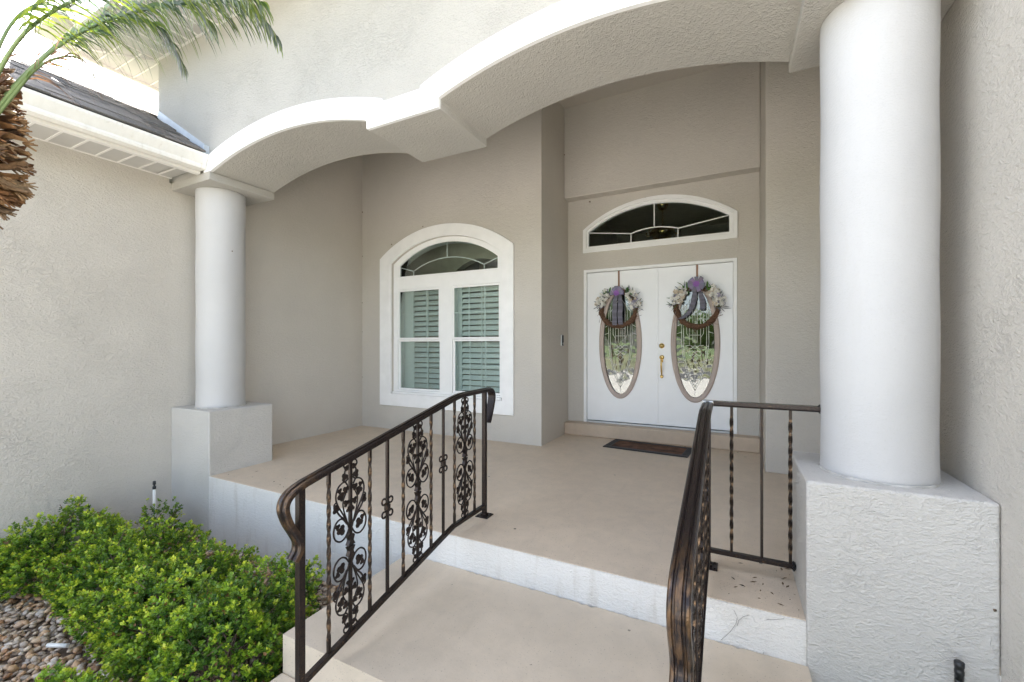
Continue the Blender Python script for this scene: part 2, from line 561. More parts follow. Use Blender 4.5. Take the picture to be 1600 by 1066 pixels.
# ------------------------------------------------------------------ porch floor, landing, step
XA, XB, XC, XD = -5.077, -4.398, 0.304, 0.927
YF, YP, YW, YD, YS = 2.32, 2.95, 4.863, 5.84, 5.67
XE, XF = -2.07, 0.307
m = MB()
m.box(XA - 0.02, XD + 0.02, YF + 0.004, YD, -0.03, 0.0, mat=0)
m.box(XA - 0.02, XD + 0.02, YF, YD, -0.75, -0.031, mat=1)
# the painted riser runs right up to the edge: a thin render coat over the slab nose
m.box(XB, XC, YF - 0.004, YF + 0.004, -0.75, -0.0035, mat=1)
struct(m.build('porch_floor', [M['floor'], M['stucco_riser']]))
# landing: its back edge is broken where it meets the riser
back = [(-1.988 + i * (2.30 / 90), YF - 0.006 - 0.009 * rng.random() * (rng.random() > 0.35) - 0.012 * (rng.random() > 0.93)) for i in range(91)]
m = MB()
m.prism([(-1.988, 1.386), (0.312, 1.386)] + back[::-1], -0.75, -0.2, plane='XY')
struct(m.build('landing', M['landing'], bevel=0.012, seg=3))
struct(MB().box(-1.99, 0.312, 0.94, 1.386, -0.75, -0.385).build('step', M['landing'], bevel=0.012, seg=3))

# ------------------------------------------------------------------ the house
H = thing('house', 'pale stuccoed house with an arched porch, white round columns and white double doors', 'house', (-2.0, 5.0, 0))
def part(mb, name, mats, bevel=0.0, seg=2, parent=None):
    return mb.build(name, [M[k] for k in mats.split()] if isinstance(mats, str) else mats, parent or H, bevel, seg)

# walls
part(MB().box(XA - 0.25, XA, 0.2, 2.30, -0.75, 2.94).box(-7.0, XA - 0.25, 0.2, 0.45, -0.75, 2.94), 'wall', 'stucco')                       # left wing, garden side
part(MB().prism([(2.30, -0.75), (9, -0.75), (9, 4.62), (2.966, 4.62), (2.966, 2.892), (2.30, 2.892)], -5.4, XA, plane='YZ'), 'wall', 'stucco_porch')   # left wing inside the porch
part(MB().box(XD, XD + 0.25, 0.3, 9, -0.75, 4.255).box(XD + 0.25, 7, 0.3, 0.55, -0.75, 4.255), 'wall', 'stucco')                           # right wing
part(MB().box(XF, XD, YW, 6.05, 0.0, 4.60), 'wall', 'stucco_porch', 0.008)                       # pier right of the door
part(MB().box(-2.25, XE, 5.08, 6.05, 0.0, 4.60), 'wall', 'stucco_porch')                        # return left of the door
# window wall with an arched opening
WX0, WX1 = -4.48, -2.61
win_open = [(WX0, 0.53), (WX1, 0.53)] + arc((WX0 + WX1) / 2, (WX1 - WX0) / 2, 2.445, 0.31, 24)[::-1]
m = MB().prism([(-5.077, 0), (XE, 0), (XE, 4.6), (-5.077, 4.6)], YW, 5.08, [win_open])
part(m, 'wall', 'stucco_porch')
# door wall with the door and transom openings
DX0, DX1 = -1.825, 0.062
TX0, TX1 = -1.845, 0.078
tr_c = (TX0 + TX1) / 2
tr_open = [(TX0 + 0.03, 2.56), (TX1 - 0.03, 2.56)] + arc(tr_c, (TX1 - TX0) / 2 - 0.03, 2.835, 0.33, 24)[::-1]
m = MB().prism([(XE, 0.168), (DX0, 0.168), (DX0, 2.29), (DX1, 2.29), (DX1, 0.168), (XF, 0.168), (XF, 4.6), (XE, 4.6)], YD, 6.05, [tr_open])
part(m, 'wall', 'stucco_porch')
part(MB().box(XE, XF, YS, YD, 3.29, 4.60), 'wall', 'stucco_porch', 0.012)                       # proud panel over the transom
part(MB().box(-5.4, XD, 2.96, 6.05, 4.55, 4.62), 'ceiling', 'stucco_porch')
part(MB().box(XE, XF, YS, 6.0, 0.0, 0.168), 'threshold', 'sill_step', 0.015, 3)
# rooms behind the glass
m = MB()
m.box(-5.0, -2.3, 8.2, 8.3, 0, 3.4); m.box(-5.08, -5.0, 5.09, 8.3, 0, 3.4); m.box(-2.34, -2.26, 6.06, 8.3, 0, 3.4)
m.box(-5.0, -2.34, 5.09, 8.2, -0.05, 0.0); m.box(-5.0, -2.34, 5.09, 8.2, 3.3, 3.4)
m.prism([(-5.0, 0), (-4.15, 0), (-4.15, 2.15)] + arc(-3.5, 0.65, 2.15, 0.45, 16) + [(-2.85, 2.15), (-2.85, 0), (-2.34, 0), (-2.34, 3.3), (-5.0, 3.3)], 5.75, 5.9)
m.box(-2.25, 0.9, 9.5, 9.6, 0, 4.2); m.box(0.85, 0.93, 6.06, 9.5, 0, 4.2)
m.box(-2.25, 0.9, 6.06, 9.5, 0.1, 0.168); m.box(-2.25, 0.9, 6.06, 9.5, 3.66, 3.76); m.box(-2.26, -2.22, 6.06, 9.5, 0.1, 4.2)
part(m, 'interior_wall', 'room')

# front wall with the two arches
R_IN = arc(-3.3835, 1.0015, 2.893, 0.152, 40)
R_IN2 = arc(-0.7155, 1.0195, 2.893, 0.165, 44)
soff = R_IN + [(-2.382, 2.828), (-1.735, 2.828)] + R_IN2
front = [(-5.4, 4.255), (-5.4, 2.893)] + soff + [(XD, 2.893), (XD, 4.255)]
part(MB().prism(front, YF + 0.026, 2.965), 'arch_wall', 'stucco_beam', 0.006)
# white band that follows the arches
def band_outer():
    o = []
    R1 = (1.0015 ** 2 + 0.152 ** 2) / (2 * 0.152); c1 = 2.893 + 0.152 - R1
    R2 = (1.0195 ** 2 + 0.165 ** 2) / (2 * 0.165); c2 = 2.893 + 0.165 - R2
    q = 0.163
    for i in range(41):
        x = -4.50 + (2.27) * i / 40
        o.append((x, c1 + math.sqrt((R1 + q) ** 2 - (x + 3.3835) ** 2)))
    o += [(-2.23, 2.992), (-1.886, 2.992)]
    for i in range(45):
        x = -1.886 + 2.34 * i / 44
        o.append((x, c2 + math.sqrt((R2 + q) ** 2 - (x + 0.7155) ** 2)))
    return o
bo = band_outer()
inner = soff + [(0.454, 2.893)]
inner = [(-4.50, 2.893)] + inner
part(MB().prism(bo + inner[::-1], YF, YF + 0.03), 'arch_trim', 'trim', 0.003)

# columns
def column(cx, x0, x1, ztop, zped):
    cy = 2.61
    m = MB()
    prof = [(0.19, zped - 0.01)] + [(0.2195, zped - 0.004), (0.2185, zped + 0.02)] + [(0.217 - 0.002 * math.sin(i * 1.3), zped + 0.05 + (ztop - zped - 0.06) * i / 14) for i in range(15)] + [(0.217, ztop + 0.003)]
    m.lathe(prof, cx, cy, 96)
    col = part(m, 'column', 'column')
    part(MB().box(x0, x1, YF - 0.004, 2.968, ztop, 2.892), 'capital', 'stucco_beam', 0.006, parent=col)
    part(MB().box(x0, x1, YF - 0.006, YP, -0.75, zped), 'pedestal', 'stucco_base', 0.012, 3, parent=col)
    q = MB()
    pts = [(cx + (0.219 + 0.0025 * math.sin(5 * a + cx) + 0.002 * math.sin(13 * a)) * math.cos(a), cy + (0.219 + 0.0025 * math.sin(5 * a + cx) + 0.002 * math.sin(13 * a)) * math.sin(a), zped + 0.002) for a in [2 * PI * i / 90 for i in range(91)]]
    q.tube(pts, [0.006 + 0.003 * abs(math.sin(i * 0.9)) * abs(math.sin(i * .23)) for i in range(91)], 6, cap=False)
    part(q, 'caulk_bead', 'caulk', parent=col)
    return col
column(-4.7375, XA + 0.002, XB, 2.815, 0.612)
column(0.6195, XC, XD - 0.002, 2.828, 0.632)
# hairline cracks beside the right pedestal
for path in ([(0.035, -0.03), (0.05, -0.06), (0.045, -0.09), (0.025, -0.13), (0.0, -0.165), (-0.02, -0.19)],
             [(0.10, -0.035), (0.075, -0.05), (0.055, -0.075), (0.05, -0.10)], [(0.16, -0.19), (0.15, -0.23), (0.155, -0.27), (0.13, -0.33), (0.135, -0.40)],
             [(0.24, -0.012), (0.20, -0.028), (0.17, -0.035)]):
    part(MB().tube([(x - 0.02, YF - 0.0055, z) for x, z in path], 0.0009, 4), 'crack', 'crack')

# left wing eave: soffit, fascia, gutter, roof
ZS = 2.94
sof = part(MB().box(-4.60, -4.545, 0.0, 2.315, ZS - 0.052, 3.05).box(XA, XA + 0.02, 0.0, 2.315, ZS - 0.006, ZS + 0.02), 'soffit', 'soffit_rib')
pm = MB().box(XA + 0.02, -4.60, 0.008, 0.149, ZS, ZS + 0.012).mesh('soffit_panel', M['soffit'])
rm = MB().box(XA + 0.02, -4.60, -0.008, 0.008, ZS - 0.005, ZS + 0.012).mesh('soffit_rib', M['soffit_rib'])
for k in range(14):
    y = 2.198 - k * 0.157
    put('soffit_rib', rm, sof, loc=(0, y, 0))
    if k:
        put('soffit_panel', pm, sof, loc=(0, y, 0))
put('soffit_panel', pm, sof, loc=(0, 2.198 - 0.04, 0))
gp = [(-4.54, 2.915), (-4.455, 2.915), (-4.448, 2.935), (-4.452, 2.955), (-4.425, 2.995), (-4.408, 3.022), (-4.404, 3.048), (-4.410, 3.05),
      (-4.418, 3.028), (-4.434, 3.0), (-4.462, 2.958), (-4.458, 2.94), (-4.463, 2.924), (-4.532, 2.924), (-4.532, 3.05), (-4.54, 3.05)]
g = part(MB().prism(gp, 0.0, 2.305, plane='YZ') if False else MB().prism([(a, b) for a, b in gp], 0.0, 2.305), 'gutter', 'gutter')
part(MB().prism([(-4.54, 2.913), (-4.453, 2.913), (-4.446, 2.935), (-4.45, 2.955), (-4.423, 2.995), (-4.406, 3.022), (-4.402, 3.05), (-4.54, 3.05)], 2.305, 2.313), 'end_cap', 'gutter', parent=g)
SL = 0.58
EX, EZ = -4.44, 3.075
RX = -5.74
RZ = EZ + SL * (EX - RX)
m = MB()
m.prism([(EX - 0.03, EZ - 0.01), (RX, RZ - 0.02), (-7.2, RZ - 0.02 - 0.846), (-7.2, RZ - 0.1 - 0.846), (RX, RZ - 0.12), (EX - 0.03, EZ - 0.05)], -0.1, 2.33)
m.prism([(-5.41, EZ + SL * (EX + 5.41) - 0.01), (RX, RZ - 0.02), (-7.2, RZ - 0.02 - 0.846), (-7.2, RZ - 0.95), (-5.41, EZ - 0.05)], 2.33, 8)
roof = part(m, 'roof', 'roof_far')
part(MB().prism([(RX + 0.11, RZ - 0.062), (RX, RZ + 0.004), (RX - 0.11, RZ - 0.06), (RX - 0.11, RZ - 0.075), (RX, RZ - 0.012), (RX + 0.11, RZ - 0.074)], -0.1, 8), 'ridge_cap', 'shingle', parent=roof)
# every shingle of the slope in view
ang = math.atan(SL)
nsh = 0
shm = []
for w in (0.16, 0.21, 0.27, 0.33):
    for th in (0.007, 0.013):
        q = MB()
        q.box(-w / 2, w / 2, -0.006, 0.20, -0.002, th)
        shm.append((w, q.mesh('shingle', M['shingle'])))
n_c = 10
for c in range(n_c):
    y = -0.08 + rng.random() * 0.1
    sx = EX + 0.02 - c * 0.1225
    zz = EZ + SL * (EX - sx) + 0.004
    ymax = 2.335 if sx > -5.43 else 2.9
    while y < ymax - 0.03 and nsh < 298:
        w, me = shm[int(rng.integers(len(shm)))]
        if y + w > ymax + 0.02:
            w, me = shm[int(rng.integers(2))]
            if y + w > ymax + 0.05:
                break
        o = put('shingle', me, roof)
        o.matrix_parent_inverse = Matrix.Translation(-world_loc(roof))
        o.location = (sx, y + w / 2, zz)
        o.rotation_euler = Euler((-ang * -1, 0, 0)) if False else Matrix(((0, -math.cos(ang), math.sin(ang)), (1, 0, 0), (0, math.sin(ang), math.cos(ang)))).to_euler()
        y += w + 0.004
        nsh += 1
# step flashing where the roof meets the front wall
m = MB()
fl = [(-4.47, EZ + 0.0), (-5.4, EZ + SL * (EX + 5.4) + 0.015), (-5.4, EZ + SL * (EX + 5.4) + 0.10), (-4.47, EZ + 0.075)]
m.prism(fl, YF + 0.018, YF + 0.028)
m.box(-4.475, -4.452, YF - 0.02, YF + 0.028, 3.05, 3.15)
part(m, 'flashing', 'flash')

# main roof eave
ZU = 4.255
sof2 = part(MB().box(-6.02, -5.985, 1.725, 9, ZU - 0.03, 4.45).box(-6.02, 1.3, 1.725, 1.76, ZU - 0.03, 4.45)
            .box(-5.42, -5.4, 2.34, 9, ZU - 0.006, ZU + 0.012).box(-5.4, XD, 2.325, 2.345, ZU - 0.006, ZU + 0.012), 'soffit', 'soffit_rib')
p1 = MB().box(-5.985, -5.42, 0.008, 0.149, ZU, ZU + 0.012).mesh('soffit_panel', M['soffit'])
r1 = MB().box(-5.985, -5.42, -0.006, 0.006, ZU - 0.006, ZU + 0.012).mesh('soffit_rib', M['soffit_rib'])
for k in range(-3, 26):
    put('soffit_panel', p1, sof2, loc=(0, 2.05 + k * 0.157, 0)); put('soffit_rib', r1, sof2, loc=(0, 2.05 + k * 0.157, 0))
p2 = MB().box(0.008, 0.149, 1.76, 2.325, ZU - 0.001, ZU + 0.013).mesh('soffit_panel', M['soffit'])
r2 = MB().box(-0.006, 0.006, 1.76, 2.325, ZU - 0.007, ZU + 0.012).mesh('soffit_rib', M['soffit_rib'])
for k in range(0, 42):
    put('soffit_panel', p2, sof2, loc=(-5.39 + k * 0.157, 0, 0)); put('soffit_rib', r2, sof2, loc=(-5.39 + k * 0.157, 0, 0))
m = MB()
m.tube([(-5.985, 1.76, ZU - 0.003), (-5.41, 2.335, ZU - 0.003)], 0.012, 4)
part(m, 'mitre_strip', 'soffit_rib', parent=sof2)
m = MB()
m.add([(-6.05, 1.70, 4.46), (3.5, 1.70, 4.46), (3.5, 9, 4.46), (-6.05, 9, 4.46), (-3.4, 5.0, 5.98), (3.5, 5.0, 5.98), (3.5, 9, 5.98), (-3.4, 9, 5.98)],
      [(0, 4, 5, 1), (0, 3, 7, 4), (4, 7, 6, 5), (1, 5, 6, 2), (3, 2, 6, 7)])
part(m, 'roof', 'roof_far')

# ------------------------------------------------------------------ arched window
def ring(outer, inn, y0, y1, mb):
    return mb.prism(outer, y0, y1, [inn])
cw_o = [(-4.69, 0.352), (-2.443, 0.352)] + arc(-3.5665, 1.1235, 2.53, 0.39, 30)[::-1]
win = part(ring(cw_o, win_open, YW - 0.032, YW, MB()), 'window', 'casing', 0.004)
fr_o = [(WX0 + .001, 0.531), (WX1 - .001, 0.531)] + arc((WX0 + WX1) / 2, (WX1 - WX0) / 2 - .001, 2.445, 0.309, 24)[::-1]
lun = [(-4.39, 2.235), (-2.685, 2.235)] + arc(-3.5375, 0.8525, 2.40, 0.285, 24)[::-1]
openings = [lun, [(-4.40, 0.585), (-3.63, 0.585), (-3.63, 2.06), (-4.40, 2.06)], [(-3.425, 0.585), (-2.665, 0.585), (-2.665, 2.06), (-3.425, 2.06)]]
part(MB().prism(fr_o, YW + 0.035, 5.05, openings), 'window_frame', 'vinyl', 0.004, parent=win)
part(MB().prism([(x, z) for x, z in lun], YW + 0.055, YW + 0.06), 'pane', 'glass', parent=win)
lin = [(lambda x, z: (-3.5375 + (x + 3.5375) * 0.97, 2.235 + 0.02 + (z - 2.235) * 0.955))(x, z) for x, z in lun]
part(ring(lun, lin, YW + 0.045, YW + 0.075, MB()), 'lunette_bead', 'vinyl', parent=win)
part(MB().box(-4.46, -2.63, YW - 0.012, YW + 0.05, 0.532, 0.562), 'sill', 'vinyl', 0.004, parent=win)
for x0, x1 in ((-4.40, -3.63), (-3.425, -2.665)):
    for z0, z1, dy in ((1.325, 2.06, 0.0), (0.585, 1.325, 0.022)):
        t = 0.028
        y = YW + 0.042 + dy
        part(ring([(x0 + .001, z0 + .001), (x1 - .001, z0 + .001), (x1 - .001, z1 - .001), (x0 + .001, z1 - .001)], [(x0 + t, z0 + t), (x1 - t, z0 + t), (x1 - t, z1 - t), (x0 + t, z1 - t)], y, y + 0.035, MB()), 'sash', 'vinyl', 0.003, parent=win)
        part(MB().box(x0 + t - .005, x1 - t + .005, y + 0.014, y + 0.018, z0 + t - .005, z1 - t + .005), 'pane', 'glass', parent=win)
        w = (x1 - x0)
        for f in (0.345, 0.67):
            part(MB().box(x0 + w * f - 0.008, x0 + w * f + 0.008, y + 0.021, y + 0.027, z0 + t, z1 - t), 'muntin', 'vinyl', parent=win)
        part(MB().box(x0 + t, x1 - t, y + 0.0275, y + 0.031, (z0 + z1) / 2 - 0.008, (z0 + z1) / 2 + 0.008), 'muntin', 'vinyl', parent=win)
ym = YW + 0.066
def bar(pts, r=0.008, mat='vinyl', parent=None, name='muntin', y=ym, n=6):
    return part(MB().tube([(x, y, z) for x, z in pts], r, n), name, mat, parent=parent)
bar([(-4.39, 2.40), (-4.12, 2.322)], parent=win)
bar([(-2.685, 2.405), (-2.925, 2.325)], parent=win)
bar([(-3.525, 2.472), (-3.525, 2.68)], parent=win)
bar(arc(-3.5225, 0.5975, 2.322, 0.15, 16), parent=win)
bar([(-4.12, 2.322), (-4.12, 2.24)], parent=win)
bar([(-2.925, 2.325), (-2.925, 2.24)], parent=win)
# plantation shutters behind the panes
for x0, x1, xs in ((-4.43, -3.60, (-4.43, -4.235)), (-3.46, -2.63, (-3.46, -3.37))):
    st = MB()
    st.box(xs[0], xs[1], 5.06, 5.085, 0.56, 2.12); st.box(x1 - 0.06, x1, 5.06, 5.085, 0.56, 2.12)
    st.box(xs[1], x1 - 0.06, 5.06, 5.085, 0.56, 0.60); st.box(xs[1], x1 - 0.06, 5.06, 5.085, 2.085, 2.12)
    part(st, 'shutter_frame', 'louver', parent=win)
    sl = MB()
    Mx = Euler((R(-38), 0, 0)).to_matrix().to_4x4()
    sl.obox(Mx, x1 - 0.064 - xs[1] - 0.006, 0.010, 0.070)
    sm_ = sl.mesh('louver', M['louver'])
    k = 0
    z = 0.64
    while z < 2.07:
        put('louver', sm_, win, loc=((xs[1] + x1 - 0.06) / 2, 5.075, z), bevel=0.0)
        z += 0.0765
    part(MB().box((xs[1] + x1 - 0.06) / 2 - 0.006, (xs[1] + x1 - 0.06) / 2 + 0.006, 5.035, 5.045, 0.64, 2.06), 'tilt_rod', 'louver', parent=win)

# ------------------------------------------------------------------ transom over the doors
t_o = [(TX0, 2.535), (TX1, 2.535)] + arc(tr_c, (TX1 - TX0) / 2, 2.855, 0.335, 30)[::-1]
t_i = [(TX0 + .045, 2.59), (TX1 - .045, 2.59)] + arc(tr_c, (TX1 - TX0) / 2 - .045, 2.84, 0.30, 30)[::-1]
t_g = [(TX0 + .075, 2.622), (TX1 - .09, 2.622)] + arc(tr_c - 0.007, (TX1 - TX0) / 2 - .0825, 2.825, 0.275, 30)[::-1]
tw = part(ring(t_o, t_i, YD - 0.028, YD, MB()), 'transom_window', 'vinyl', 0.004)
part(ring(t_i, t_g, YD - 0.006, YD + 0.05, MB()), 'frame', 'vinyl', 0.003, parent=tw)
part(MB().prism(t_g, YD + 0.03, YD + 0.036), 'pane', 'glass', parent=tw)
yt = YD + 0.026
for pts in ([(-1.77, 2.822), (-1.188, 2.744)], [(-0.02, 2.83), (-0.596, 2.743)], [(-0.89, 2.79), (-0.89, 3.10)], arc(-0.892, 0.296, 2.744, 0.05, 12), [(-1.19, 2.744), (-1.19, 2.622)], [(-0.598, 2.743), (-0.598, 2.622)]):
    bar(pts, 0.0075, 'casing', tw, 'muntin', yt)

# ------------------------------------------------------------------ double front door
df = MB()
df.prism([(DX0 - 0.012, 0.17), (DX0 + 0.03, 0.17), (DX0 + 0.03, 2.258), (DX1 - 0.03, 2.258), (DX1 - 0.03, 0.17), (DX1 + 0.012, 0.17), (DX1 + 0.012, 2.298), (DX0 - 0.012, 2.298)], YD - 0.016, YD + 0.14)
part(df, 'door_frame', 'vinyl', 0.004)
part(MB().box(DX0 + 0.03, DX1 - 0.03, YD - 0.02, YD + 0.13, 0.168, 0.192), 'door_sill', 'alum', 0.004)
def ell(cx, cz, a, b, n=72):
    return [(cx + a * math.cos(2 * PI * i / n), cz + b * math.sin(2 * PI * i / n)) for i in range(n)]
YL = YD + 0.022
def door(x0, x1, cx, knob):
    cz = 1.27
    d = part(MB().prism([(x0, 0.2), (x1, 0.2), (x1, 2.252), (x0, 2.252)], YL, YL + 0.045, [ell(cx, cz, 0.235, 0.70)]), 'door', 'door', 0.003)
    # oval moulding
    mb = MB()
    prof = [(0.0, 0.0), (0.0, 0.012), (0.012, 0.020), (0.022, 0.017), (0.028, 0.022), (0.046, 0.026), (0.058, 0.020), (0.064, 0.010), (0.064, 0.0)]
    n = 96
    vs = []
    for i in range(n):
        a = 2 * PI * i / n
        for p_, q_ in prof:
            vs.append((cx + (0.224 + p_) * math.cos(a), YL - q_, cz + (0.688 + p_) * math.sin(a)))
    k = len(prof)
    mb.add(vs, [(i * k + j, ((i + 1) % n) * k + j, ((i + 1) % n) * k + (j + 1) % k, i * k + (j + 1) % k) for i in range(n) for j in range(k)], True)
    part(mb, 'oval_moulding', 'taupe', parent=d)
    part(MB().prism(ell(cx, cz, 0.226, 0.69), YL + 0.012, YL + 0.018), 'glass', 'bevel_glass', parent=d)
    # lead and bevel pattern
    mb = MB()
    yy = YL + 0.008
    def ln(pts, r=0.0052):
        q = []
        for x, z in pts:
            e = ((x / 0.218) ** 2 + (z / 0.68) ** 2) ** 0.5
            if e > 1:
                x, z = x / e, z / e
            q.append((cx + x, yy, cz + z))
        mb.tube(q, r, 5, flat=0.6)
    for s_ in (-1, 1):
        ln([(s_ * 0.155, 0.46), (s_ * 0.16, 0.0), (s_ * 0.135, -0.22), (s_ * 0.07, -0.46), (0, -0.60)])
        ln([(s_ * 0.155 * 0.86, 0.5), (s_ * 0.135, -0.04), (s_ * 0.112, -0.24), (s_ * 0.05, -0.45), (0, -0.545)])
        ln([(s_ * 0.135, -0.04), (s_ * 0.16, -0.04)], 0.006); ln([(s_ * 0.118, -0.22), (s_ * 0.137, -0.22)], 0.006)
        ln([(s_ * 0.025, 0.55), (s_ * 0.025, 0.0)]); ln([(s_ * 0.065, 0.55), (s_ * 0.065, -0.02)]); ln([(s_ * 0.098, 0.5), (s_ * 0.098, 0.12), (s_ * 0.06, 0.06)])
        ln([(0, -0.03), (s_ * 0.05, -0.075), (s_ * 0.105, -0.075), (s_ * 0.10, -0.03), (s_ * 0.05, -0.03), (0, -0.075)], 0.006)
        ln([(0, -0.12), (s_ * 0.03, -0.10), (s_ * 0.08, -0.12), (s_ * 0.065, -0.155), (s_ * 0.03, -0.155), (0, -0.12)], 0.006)
        ln([(0, -0.155), (s_ * 0.035, -0.19), (0, -0.235)], 0.006)
        ln([(0, -0.46), (s_ * 0.04, -0.49), (0, -0.56)], 0.005); ln([(s_ * 0.02, -0.40), (s_ * 0.11, -0.385)], 0.006)
        for zz in (0.25, 0.14):
            ln([(s_ * 0.16, zz), (s_ * 0.215, zz - 0.02)])
        ln([(s_ * 0.14, -0.22), (s_ * 0.21, -0.18)]); ln([(s_ * 0.10, 0.3), (s_ * 0.15, 0.3)])
    ln([(0, 0.66), (0, -0.03)], 0.0035); ln([(0, -0.235), (0, -0.66)], 0.0035)
    ln([(-0.065, 0.10), (0.065, 0.10)]); ln([(-0.065, 0.2), (0.065, 0.2)]); ln([(-0.14, 0.42), (0, 0.62), (0.14, 0.42)])
    part(mb, 'came', 'came', parent=d)
    if knob:
        xk = -0.795
        mb = MB().lathe([(0.0, 0), (0.034, 0.0), (0.034, 0.008), (0.024, 0.014), (0.018, 0.024), (0.001, 0.026)], xk, 1.235, 24, axis='Y', base=YL)
        part(mb, 'deadbolt', 'brass', parent=d)
        mb = MB()
        mb.lathe([(0.0, 0), (0.030, 0.0), (0.030, 0.006), (0.012, 0.012), (0.001, 0.013)], xk, 1.085, 24, axis='Y', base=YL)
        mb.box(xk - 0.016, xk + 0.016, YL - 0.006, YL, 1.02, 1.09)
        mb.lathe([(0.0, 0), (0.022, 0.0), (0.022, 0.006), (0.012, 0.010), (0.001, 0.011)], xk, 0.835, 24, axis='Y', base=YL)
        mb.tube(catmull([(xk, YL - 0.004, 1.06), (xk, YL - 0.05, 1.045), (xk, YL - 0.058, 0.99), (xk, YL - 0.045, 0.93), (xk, YL - 0.03, 0.88), (xk, YL - 0.006, 0.842)], 5), [0.008] + [0.010] * 10 + [0.011] * 8 + [0.009] * 7, 8)
        mb.tube([(xk, YL - 0.01, 1.075), (xk, YL - 0.045, 1.09), (xk, YL - 0.06, 1.088)], [0.006, 0.009, 0.006], 6, flat=0.5)
        part(mb, 'handle', 'brass', parent=d)
    return d
door(DX0 + 0.033, -0.856, -1.335, False)
door(-0.852, DX1 - 0.033, -0.397, True)
part(MB().box(-0.862, -0.838, YL - 0.008, YL, 0.2, 2.252), 'astragal', 'door', 0.003)

# ------------------------------------------------------------------ wrought iron railings
CAP = [(-.028, -.014), (-.028, .004), (-.024, .009), (-.017, .011), (-.014, .007), (-.010, .007), (-.007, .015), (.007, .015), (.010, .007), (.014, .007), (.017, .011), (.024, .009), (.028, .004), (.028, -.014)]
def z_top(y):      # underside of the handrail
    return 0.652 + (min(y, 2.33) - 1.2) * 0.2145
def z_bot(y):      # top of the bottom rail
    return -0.160 + (min(y, 2.30) - 1.2) * 0.222
TWL = 0.82
def twisted_mesh():
    m = MB()
    n = 64
    vs, cs = [], []
    for i in range(n + 1):
        z = TWL * i / n
        u = min(1, max(0, (z - 0.06) / (TWL - 0.12)))
        a = u * PI * 5.5
        for k in range(4):
            q = a + PI / 4 + k * PI / 2
            vs.append((0.0098 * math.cos(q), 0.0098 * math.sin(q), z))
            g = 0.0 if u in (0, 1) else (0.5 + 0.5 * math.cos(4 * a)) ** 2
            cs.append((g, g, g))
    fs = [(i * 4 + k, i * 4 + (k + 1) % 4, (i + 1) * 4 + (k + 1) % 4, (i + 1) * 4 + k) for i in range(n) for k in range(4)] + [(3, 2, 1, 0), tuple(n * 4 + k for k in range(4))]
    m.add(vs, fs, False, col=cs)
    return m.mesh('twisted_baluster', M['twist'])
plain_me = MB().box(-.0068, .0068, -.0068, .0068, 0, TWL).mesh('plain_baluster', M['bronze'])
twist_me = twisted_mesh()
def leafblob(m, c, s, a):
    """small cast vine leaf in the YZ plane with three lobes, domed"""
    c = Vector(c)
    pts = []
    for k in range(12):
        q = a + 2 * PI * k / 12
        r = s * (0.62 + 0.38 * abs(math.cos(1.5 * (q - a))))
        pts.append(c + Vector((0, math.cos(q) * r, math.sin(q) * r)))
    n = len(pts)
    for sx in (-1, 1):
        vs = pts + [c + Vector((sx * s * 0.42, 0, 0))]
        m.add(vs, [(i, (i + 1) % n, n) for i in range(n)], True)
